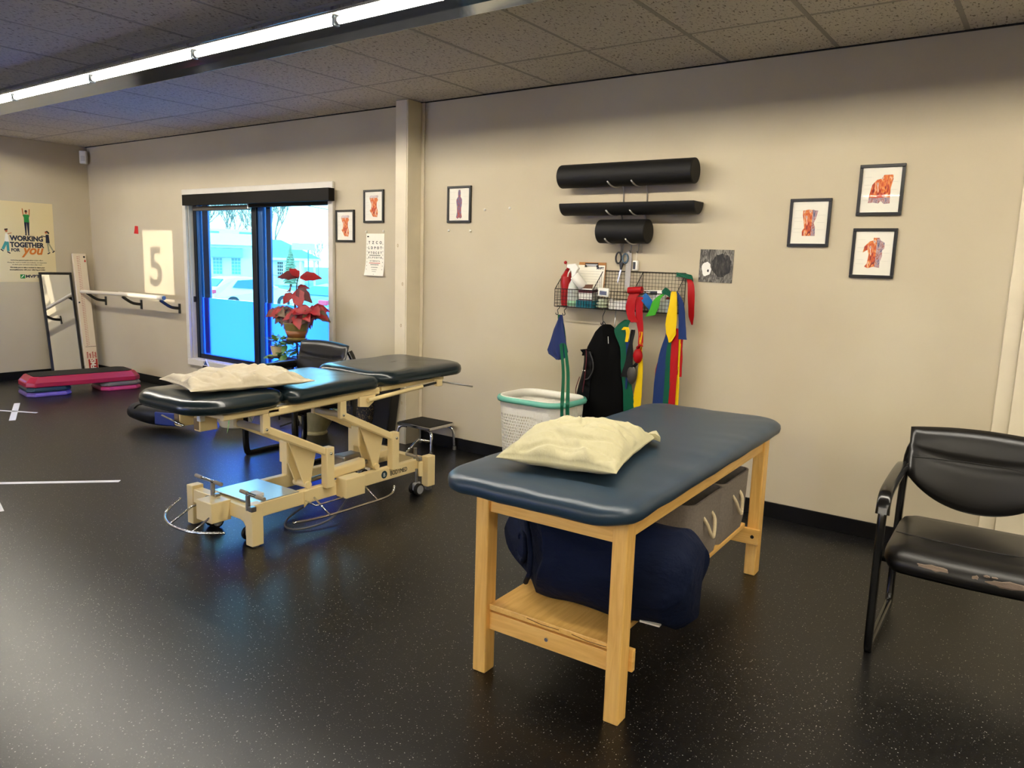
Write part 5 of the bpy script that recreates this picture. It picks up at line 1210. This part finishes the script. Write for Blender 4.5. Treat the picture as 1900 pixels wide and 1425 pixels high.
band('resistance_band', 'navy band over the basket corner right of the yellow one', BB, [(-1.925, yf0-.004, 1.345), (-1.885, yf0-.012, 1.28), (-1.87, yf0-.014, 1.18), (-1.862, yf0-.014, 1.10), (-1.858, yf0-.014, 1.055)], [.02, .035, .045, .050, .056], .002)
band('resistance_band', 'red loop band hanging from the basket right top corner', BR, [(-1.905, BYB-.01, 1.44), (-1.875, BYB-.04, 1.38), (-1.862, BYB-.05, 1.28), (-1.855, BYB-.05, 1.19), (-1.85, BYB-.04, 1.14)], [.03, .045, .045, .034, .008], .002)
band('resistance_band', 'dark green band knotted at the basket right top corner', BG, [(-1.985, BYB-.02, 1.448), (-1.94, BYB-.03, 1.445), (-1.90, BYB-.034, 1.438), (-1.872, BYB-.03, 1.425), (-1.868, BYB-.02, 1.34)], [.03, .022, .03, .026, .02], .002, (0, 0, 1))
# thin metal rod hanging
tag(MB().tube([(-2.375, BYF+.06, BZ0), (-2.378, BYF+.06, 1.10), (-2.38, BYF+.06, 1.05)], .0035, 8).build('metal_rod', M['steel'], smooth=True), 'thin metal rod hanging below the basket beside the vest', 'rod')

# ------------------------------------------------------------ vest
vt = thing('puffer_vest', 'black quilted vest with maroon piping hanging from the basket', 'vest', (-2.42, YW-.11, 0))
blk = mat('matte black fleece', (5, 5, 6), .9, spec=.1, bump=.04, bscale=60); qb = mat('black quilted nylon', (4, 4, 6), .55, spec=.15, bump=.02, bscale=60); pip = mat('maroon piping', (84, 14, 28), .6)
outl = [(1.105, -.022, .022), (1.09, -.05, .045), (1.05, -.085, .085), (.99, -.115, .125), (.945, -.14, .150), (.90, -.150, .165), (.84, -.150, .172), (.77, -.158, .176), (.70, -.178, .180), (.63, -.195, .182), (.56, -.205, .190), (.48, -.232, .200), (.40, -.245, .215), (.34, -.25, .22), (.325, -.24, .21)]
mb = MB(); rings = []
for z, xl, xr in outl:
    ring = []; n = 28
    for k in range(n):
        a_ = 2*PI*k/n; c, s_ = math.cos(a_), math.sin(a_)
        x = (xl+xr)/2+(xr-xl)/2*c; y = .055*s_*(1 if z < 1.05 else .6)
        y += .010*noise.noise(Vector((x*9, z*5, s_)))*2+ (.008*math.sin(x*50+z*6) if s_ < 0 and x > -.02 else 0)
        ring.append(Vector((x, y, z)))
    rings.append(ring)
mb.loft(rings).build('vest_body', blk, vt, smooth=True)
mb = MB(); rings = []
for i in range(46):
    z = .93-.59*i/45; xr_ = -.065-.03*(1-i/45)*0-.02*(i/45); 
    for a_, b_ in zip(outl[:-1], outl[1:]):
        if a_[0] >= z >= b_[0]: xl = a_[1]+(b_[1]-a_[1])*(a_[0]-z)/(a_[0]-b_[0])
    xl += .004; q = .007*abs(math.sin(i*PI/4.5))
    rings.append([Vector((xl, -.030, z)), Vector((xl+.015, -.045-q, z-.006)), Vector(((xl+xr_)/2, -.058-q, z-.012)), Vector((xr_, -.060-q*.5, z-.02)), Vector((xr_, -.045, z-.02)), Vector((xl+.01, -.02, z))])
mb.loft(rings).build('quilted_panel', qb, vt, smooth=True, auto=50)
MB().prism([(-.115, .935), (-.145, .93), (-.172, .925), (-.150, .905), (-.155, .885), (-.12, .89), (-.09, .93)], -.05, -.03, 'y').build('collar_flap', blk, vt, bevel=.004)
MB().tube(interp([(-.115, -.062, .93), (-.105, -.068, .86), (-.112, -.070, .74), (-.122, -.070, .64)], 5), .0032, 6).build('piping', pip, vt, smooth=True)
MB().tube(interp([(-.165, -.045, .74), (-.190, -.045, .66), (-.188, -.05, .60), (-.215, -.05, .50), (-.235, -.05, .40), (-.24, -.05, .34)], 5), .0032, 6).build('piping', pip, vt, smooth=True)
MB().tube(interp([(-.085, -.064, .92), (-.055, -.070, .86), (-.05, -.072, .80), (-.075, -.074, .745), (-.105, -.070, .73)], 6), .005, 7).build('armhole_binding', mat('grey binding', (34, 34, 36), .6), vt, smooth=True)
for x in (-.128, -.112): MB().sphere((x, -.072, .79), .004, 8, 6).build('snap', M['white'], vt, smooth=True)
MB().tube([(.035, -.04, 1.03), (.045, -.05, .985)], .002, 6).build('white_tag', M['white'], vt)
MB().tube(interp([(-.03, -.02, 1.10), (-.012, -.025, 1.125), (.004, -.02, 1.10)], 5), .003, 7).build('hanging_loop', M['black'], vt, smooth=True)

# ------------------------------------------------------------ laundry basket
lb_ = thing('laundry_basket', 'white perforated laundry basket with teal rim against the wall', 'laundry basket', (-2.73, 4.16, 0), math.radians(0))
wp = mat('white basket plastic', (238, 236, 226), .4); tealr = mat('teal rim', (108, 186, 168), .45)
LBH = .59
def lw(z): return (.44+.06*z/LBH, .36+.05*z/LBH)
def ringpt(s_, z, inset=0):
    """s_ in 0..1 around rounded rectangle at height z"""
    w_, d_ = lw(z); w_ -= 2*inset; d_ -= 2*inset; r = .11-inset
    segs = [w_-2*r, PI/2*r, d_-2*r, PI/2*r]*2; tot = sum(segs); L = s_*tot; k = 0
    while k < 7 and L > segs[k]: L -= segs[k]; k += 1
    side = k//2; 
    if k % 2 == 0:
        if k == 0: return Vector((-w_/2+r+L, -d_/2, z))
        if k == 2: return Vector((w_/2, -d_/2+r+L, z))
        if k == 4: return Vector((w_/2-r-L, d_/2, z))
        return Vector((-w_/2, d_/2-r-L, z))
    c = {1: (w_/2-r, -d_/2+r, -PI/2), 3: (w_/2-r, d_/2-r, 0), 5: (-w_/2+r, d_/2-r, PI/2), 7: (-w_/2+r, -d_/2+r, PI)}[k]; a_ = c[2]+L/r
    return Vector((c[0]+r*math.cos(a_), c[1]+r*math.sin(a_), z))
NC, NR = 78, 28
mb = MB(); vv = []; ff = []
z0_, z1_ = .02, LBH
def solid(ci, ri):
    s_ = ci/NC
    if ri >= NR-4 or ri < 2: return True
    q = (s_*8) % 2
    # solid vertical bands at the middle of each front/side panel edge
    return 0.62 < (s_*4) % 1 < .74 or 0.40 < ((s_*4+.5) % 1)*0 
for ci in range(NC):
    for ri in range(NR):
        sh_ = .5*(ri % 2)
        sa, sb2 = (ci+sh_)/NC, (ci+1+sh_)/NC; za, zb2 = z0_+(z1_-z0_)*ri/NR, z0_+(z1_-z0_)*(ri+1)/NR
        cs = (sa+sb2)/2; cz = (za+zb2)/2; hs, hz = (sb2-sa)/2, (zb2-za)/2
        outer = [(1, 0), (1, 1), (0, 1), (-1, 1), (-1, 0), (-1, -1), (0, -1), (1, -1)]
        o0 = len(vv)
        if solid(ci, ri):
            for a_, b_ in ((1, 1), (-1, 1), (-1, -1), (1, -1)): vv.append(ringpt((cs+a_*hs) % 1, cz+b_*hz))
            ff.append((o0, o0+1, o0+2, o0+3))
        else:
            for a_, b_ in outer: vv.append(ringpt((cs+a_*hs) % 1, cz+b_*hz))
            for a_, b_ in outer:
                L = math.hypot(a_, b_); vv.append(ringpt((cs+a_/L*hs*.80) % 1, cz+b_/L*hz*.80))
            for k in range(8): ff.append((o0+k, o0+(k+1) % 8, o0+8+(k+1) % 8, o0+8+k))
mb.add(vv, ff); o = mb.build('perforated_wall', wp, lb_)
so = o.modifiers.new('solid', 'SOLIDIFY'); so.thickness = .003
w_, d_ = lw(0.02); MB().loft([rrect(w_-.004, d_-.004, .108, .0), rrect(w_, d_, .11, .022), rrect(w_-.02, d_-.02, .10, .022)]).build('basket_floor', wp, lb_)
w_, d_ = lw(LBH)
def rimring(i, z):
    return rrect(w_-2*i, d_-2*i, .12-i, z, 8)
MB().loft([rimring(-.003, LBH-.006), rimring(-.022, LBH-.004), rimring(-.026, LBH+.010), rimring(-.020, LBH+.026), rimring(-.006, LBH+.030), rimring(-.003, LBH+.010)], closed=True).build('teal_rim', tealr, lb_, smooth=True)
MB().loft([rimring(.004, LBH-.02), rimring(-.004, LBH+.026), rimring(-.001, LBH+.034), rimring(.008, LBH+.030), rimring(.010, LBH-.02)], closed=True).build('inner_lip', wp, lb_, smooth=True)
text('rim_lettering', 'STERILITE', .012, (.17, -d_/2-.0265, LBH+.006), R0, M['white'], lb_) if False else None

# ------------------------------------------------------------ plants by the window
terr = mat('glazed olive pot', (120, 105, 60), .35, var=.15, vscale=20); terr2 = mat('brown glaze', (130, 80, 40), .35)
darkm = mat('dark metal stand', (30, 26, 24), .4, metal=.4); soil = mat('soil', (40, 28, 20), .9)
M['leafg'] = mat('green leaf', (70, 110, 50), .45, var=.3, vscale=14); M['leafl'] = mat('lime leaf', (150, 180, 70), .45, var=.2, vscale=10); M['leafr'] = mat('red poinsettia leaf', (140, 16, 22), .5, var=.35, vscale=16); M['leafb'] = mat('bronze leaf', (96, 74, 50), .5, var=.2, vscale=12); M['leafr2'] = mat('deep red leaf', (84, 12, 18), .5, var=.25, vscale=14)
pst = thing('plant_stand', 'dark tiered metal plant stand in front of the window', 'plant stand', (-5.42, 4.20, 0))
MB().lathe([(.001, 0), (.12, 0), (.12, .012), (.001, .014)], (.10, .0, .765), 24).build('shelf_disc', darkm, pst, smooth=True, auto=40)
MB().lathe([(.001, 0), (.085, 0), (.085, .012), (.001, .014)], (-.17, .0, .600), 24).build('shelf_disc', darkm, pst, smooth=True, auto=40)
MB().tube([(.10, 0, .765), (.10, .02, .4), (.08, .02, .01)], .009, 8).build('stand_pole', darkm, pst); MB().tube([(-.17, 0, .60), (-.02, .02, .52), (.09, .02, .45)], .008, 8).build('stand_arm', darkm, pst)
for a_ in (0, 2.1, 4.2): MB().tube([(.08, .02, .06), (.08+.2*math.cos(a_), .02+.14*math.sin(a_), .008)], .008, 8).build('stand_foot', darkm, pst)
def leaf(L, w_, m, droop=.3, n=6, teeth=False, fold=.25):
    mb = MB(); top = []
    P = []
    for i in range(n+1):
        t = i/n; hw_ = w_/2*math.sin(PI*min(1, t*.93+.04))**.8*(1.15-.5*t)
        if teeth and i in (2, 4): hw_ *= 1.22
        z = -droop*L*t*t; x = L*t
        P.append([Vector((x, -hw_, z+fold*hw_)), Vector((x, 0, z)), Vector((x, hw_, z+fold*hw_))])
    v = [p for r in P for p in r]; f = []
    for i in range(n):
        for j in range(2): a_ = i*3+j; f.append((a_, a_+1, a_+4, a_+3))
    me = bpy.data.meshes.new('leaf'); me.from_pydata([tuple(p) for p in v], [], f); me.materials.append(m)
    for p in me.polygons: p.use_smooth = True
    return me
def put(me, parent, loc, az, el, rl=0, s_=1, name='leaf'):
    o = bpy.data.objects.new(name, me); COL.objects.link(o); o.parent = parent; o.location = loc; o.rotation_euler = (rl, -el, az); o.scale = (s_,)*3; return o
pn = thing('poinsettia', 'leggy red poinsettia in glazed olive pot on the stand top', 'plant', (-5.32, 4.20, .779))
pot = MB().lathe([(.001, 0), (.085, 0), (.090, .012), (.075, .02), (.104, .10), (.110, .135), (.113, .142), (.110, .15), (.100, .15), (.095, .13), (.001, .128)], n=28).build('pot', terr, pn, smooth=True, auto=50)
MB().lathe([(.078, .03), (.0975, .078), (.0985, .08), (.099, .08), (.0765, .022)], n=28).build('glaze_band', terr2, pot, smooth=True)
bark = mat('woody stem', (60, 42, 34), .7)
stems = [[(0, 0, .12), (-.01, 0, .25), (.0, 0, .38), (.03, -.01, .50), (.045, 0, .545)], [(0, 0, .12), (-.03, .01, .22), (-.02, 0, .33), (.02, 0, .40), (.02, 0, .43)], [(0, 0, .12), (-.06, 0, .18), (-.15, 0, .22), (-.20, 0, .24)], [(0, 0, .12), (.07, 0, .18), (.16, .0, .24), (.20, 0, .26)], [(0, 0, .2), (-.01, 0, .3), (-.05, 0, .38), (-.07, 0, .40)]]
for s_ in stems: MB().tube(interp(s_, 5), .0048, 7).build('stem', bark, pn, smooth=True)
LR, LR2, LBz = leaf(.13, .078, M['leafr'], .25, teeth=True), leaf(.13, .08, M['leafr2'], .5, teeth=True), leaf(.13, .085, M['leafb'], .55, teeth=True)
rz_ = random.Random(21)
L_ = [(.035, 0, .535, PI+.62, .30, LR2, 1.45), (.055, 0, .535, .62, .15, LR, 1.35), (.04, 0, .54, PI+.3, .75, LR, .95), (.02, 0, .43, -.6, -.75, LR, 1.45), (.02, 0, .44, -.1, -.45, LR2, 1.25), (.02, 0, .45, 1.0, .1, LR, .8), (-.07, 0, .41, PI+.2, -.35, LR2, .9), (-.07, 0, .42, PI-.3, .15, LR, .8), (-.06, 0, .40, -2.0, -.85, LR, .9), (.06, 0, .30, -.3, -.5, LR, 1.0)]
for c in ((-.20, 0, .25, 12), (.20, 0, .27, 12), (-.06, 0, .22, 10), (.05, 0, .22, 8), (-.12, 0, .23, 8), (.12, 0, .24, 8), (-.23, 0, .21, 5), (.23, 0, .25, 5)):
    for k in range(c[3]):
        L_.append((c[0]+rz_.uniform(-.02, .02), c[1]+rz_.uniform(-.03, .03), c[2]+rz_.uniform(-.01, .02), 2*PI*k/c[3]+rz_.uniform(-.3, .3), rz_.uniform(-.9, .15), rz_.choice((LR, LR, LR2, LBz)), rz_.uniform(.85, 1.25)))
for x, y, z, az, el, me, s_ in L_: put(me, pn, (x, y, z), az, el, (1 if math.cos(az-.62) > 0 else -1)*rz_.uniform(.35, 1.05), s_)
# trailing plant on lower disc
pv = thing('pothos_plant', 'leafy green and lime houseplant in small cream pot on lower disc', 'plant', (-5.59, 4.20, .614))
MB().lathe([(.001, 0), (.04, 0), (.055, .06), (.06, .085), (.052, .085), (.045, .07), (.001, .068)], n=20).build('pot', mat('cream glazed pot', (205, 190, 140), .4), pv, smooth=True, auto=50)
lg, ll, ls = leaf(.10, .055, M['leafg'], .4), leaf(.10, .055, M['leafl'], .3), leaf(.05, .03, M['leafg'], .4)
for k in range(12): put(rz_.choice((lg, ll, ll)), pv, (rz_.uniform(-.02, .02), rz_.uniform(-.02, .02), .08+rz_.uniform(0, .05)), 2*PI*k/12+rz_.uniform(-.2, .2), rz_.uniform(-.2, 1.0), rz_.uniform(-.4, .4), rz_.uniform(.9, 1.35))
for k in range(34): put(lg, pv, (.02+rz_.uniform(-.02, .24), rz_.uniform(-.07, .05), rz_.uniform(-.04, .17)), rz_.uniform(0, 6.28), rz_.uniform(-.6, .6), rz_.uniform(-.9, .9), rz_.uniform(.6, 1.0))
for a_ in ((.05, .16), (-.06, .20), (.12, .10)): MB().tube(interp([(0, 0, .07), (a_[0]*.5, 0, a_[1]*.7), (a_[0], 0, a_[1])], 4), .003, 6).build('stem', mat('green stem', (70, 100, 50), .6), pv)
pv2 = thing('spider_plant', 'dark bark planter with small leafy plant low by the stand', 'plant', (-5.56, 4.24, .37))
MB().prism([(-.16, .06), (-.10, .18), (.10, .24), (.14, .20), (.02, .04), (-.10, .0)], -.05, .05, 'y').build('bark_planter', mat('bark planter', (58, 34, 24), .7, bump=.08, bscale=40), pv2, bevel=.01)
for k in range(16): put(lg, pv2, (rz_.uniform(-.30, -.14), rz_.uniform(-.04, .04), rz_.uniform(.04, .09)), rz_.uniform(0, 6.28), rz_.uniform(-.2, .9), rz_.uniform(-.5, .5), rz_.uniform(.5, .8))
for k in range(10): put(ls, pv2, (rz_.uniform(.14, .30), rz_.uniform(-.04, .04), rz_.uniform(.16, .36)), rz_.uniform(0, 6.28), rz_.uniform(-.2, .9), rz_.uniform(-.5, .5), rz_.uniform(.8, 1.2))
MB().tube([(.10, 0, .20), (.18, 0, .15), (.26, 0, .0), (.27, 0, -.05)], .007, 7).build('stem', mat('blue green stem', (40, 80, 80), .6), pv2); MB().tube([(.24, 0, .20), (.27, 0, 0)], .005, 7).build('stem', mat('green stem', (70, 100, 50), .6), pv2)
MB().tube([(-.10, .02, .05), (-.10, .02, -.36)], .008, 7).build('support_leg', darkm, pv2)
# pots on floor
f1 = thing('large_cream_pot', 'large plain cream plant pot on the floor under the table head', 'pot', (-5.77, 3.88, 0))
MB().lathe([(.001, 0), (.125, 0), (.135, .012), (.135, .02), (.17, .10), (.205, .22), (.21, .24), (.195, .24), (.185, .21), (.001, .20)], n=32).build('pot', mat('cream ceramic', (215, 205, 175), .4), f1, smooth=True, auto=50)
f2 = thing('glazed_floor_pot', 'mottled cream and olive footed pot on the floor behind the chair', 'pot', (-5.03, 4.16, 0))
MB().lathe([(.001, 0), (.095, 0), (.10, .012), (.088, .03), (.10, .045), (.14, .12), (.158, .20), (.16, .24), (.14, .24), (.13, .21), (.001, .2)], n=32).build('pot', mat('mottled glaze', (165, 155, 110), .3, var=.45, vscale=9, stretch=(1, 1, .4)), f2, smooth=True, auto=50)
gl = leaf(.30, .022, M['leafg'], .9, 8)
for k in range(16): put(gl, f2, (0, 0, .22), 2*PI*k/16+rz_.uniform(-.2, .2), rz_.uniform(.3, 1.0), 0, rz_.uniform(.8, 1.2))
for k in range(10): put(gl, f1, (0, 0, .22), 2*PI*k/10+rz_.uniform(-.2, .2), rz_.uniform(.0, .9), 0, rz_.uniform(.7, 1.0))
# patterned bag and black case by the column
bg = thing('patterned_tote', 'black tote bag with gold swirl pattern behind the adjustable table', 'bag', (-4.62, 4.32, 0), 0)
bgm = bpy.data.materials.new('gold swirl fabric'); bgm.use_nodes = True; nt = bgm.node_tree; b = nt.nodes['Principled BSDF']
tc = nt.nodes.new('ShaderNodeTexCoord'); wv = nt.nodes.new('ShaderNodeTexNoise'); wv.inputs['Scale'].default_value = 22; wv.inputs['Distortion'].default_value = 3; r = nt.nodes.new('ShaderNodeValToRGB')
e = r.color_ramp.elements; e[0].position = .575; e[0].color = lin((26, 26, 32)); e[1].position = .60; e[1].color = lin((200, 170, 110)); x_ = e.new(.63); x_.color = lin((26, 26, 32))
nt.links.new(tc.outputs['Object'], wv.inputs[0]); nt.links.new(wv.outputs[0], r.inputs[0]); nt.links.new(r.outputs[0], b.inputs['Base Color']); b.inputs['Roughness'].default_value = .7
MB().loft([rrect(.20, .14, .03, 0), rrect(.25, .16, .04, .10), rrect(.30, .16, .04, .30), rrect(.31, .13, .04, .36)]).build('bag_body', bgm, bg, smooth=True, auto=50)
MB().tube(interp([(-.08, -.05, .36), (-.07, -.05, .46), (0, -.05, .50), (.07, -.05, .46), (.08, -.05, .36)], 5), .007, 8).build('bag_handle', M['black'], bg, smooth=True)
bl2 = tag(MB().box(-.09, .09, -.05, .05, 0, .52).build('black_case', M['black'], bevel=.01), 'tall flat black case leaning beside the patterned tote', 'case'); bl2.location = (-4.40, 4.32, 0); bl2.rotation_euler = (math.radians(0), math.radians(9), 0)
# bag on the floor near window, power cord and black mat
bk_ = thing('black_duffel', 'black bag with blue bottle print lying under the table head', 'bag', (-6.15, 3.45, 0), math.radians(20))
mb = MB(); rings = []
for i in range(14):
    t = i/13; rr_ = .12*math.sin(PI*(.12+.76*t))**.5; rings.append([Vector((-.32+.64*t, rr_*1.2*math.cos(a_), .12*1+max(-.118, rr_*math.sin(a_)*(.9)) )) for a_ in [2*PI*k/16 for k in range(16)]])
mb.loft(rings).build('bag_body', mat('black nylon', (14, 14, 17), .5, bump=.06, bscale=20), bk_, smooth=True)
MB().box(.02, .22, -.155, -.13, .05, .16).build('blue_panel', mat('blue print panel', (20, 40, 110), .5), bk_, bevel=.01)
MB().tube(interp([(-.2, -.13, .17), (-.1, -.17, .22), (.05, -.17, .22), (.15, -.13, .17)], 5), .008, 8).build('strap', M['black'], bk_, smooth=True)
tri = thing('blue_folded_sign', 'dark folded item with white edged triangle top below the sill', 'sign', (-7.05, 4.40, 0))
MB().prism([(-.16, 0), (.10, 0), (.05, .40), (-.0, .40)], -.01, .01, 'y').build('panel', M['black'], tri, bevel=.003); MB().prism([(.0, .36), (.10, .36), (.05, .43)], -.02, -.011, 'y').build('white_edge', M['white'], tri); MB().prism([(.018, .368), (.082, .368), (.05, .412)], -.0225, -.0195, 'y').build('blue_face', mat('blue face', (40, 70, 130), .5), tri)
tag(MB().tube(interp([(-6.1, YW-.05, .30), (-6.0, YW-.05, .34), (-5.9, YW-.06, .36), (-5.75, YW-.06, .37)], 4), .004, 7).build('window_cable', M['black'], smooth=True), 'thin dark cable running along below the window sill', 'cable')
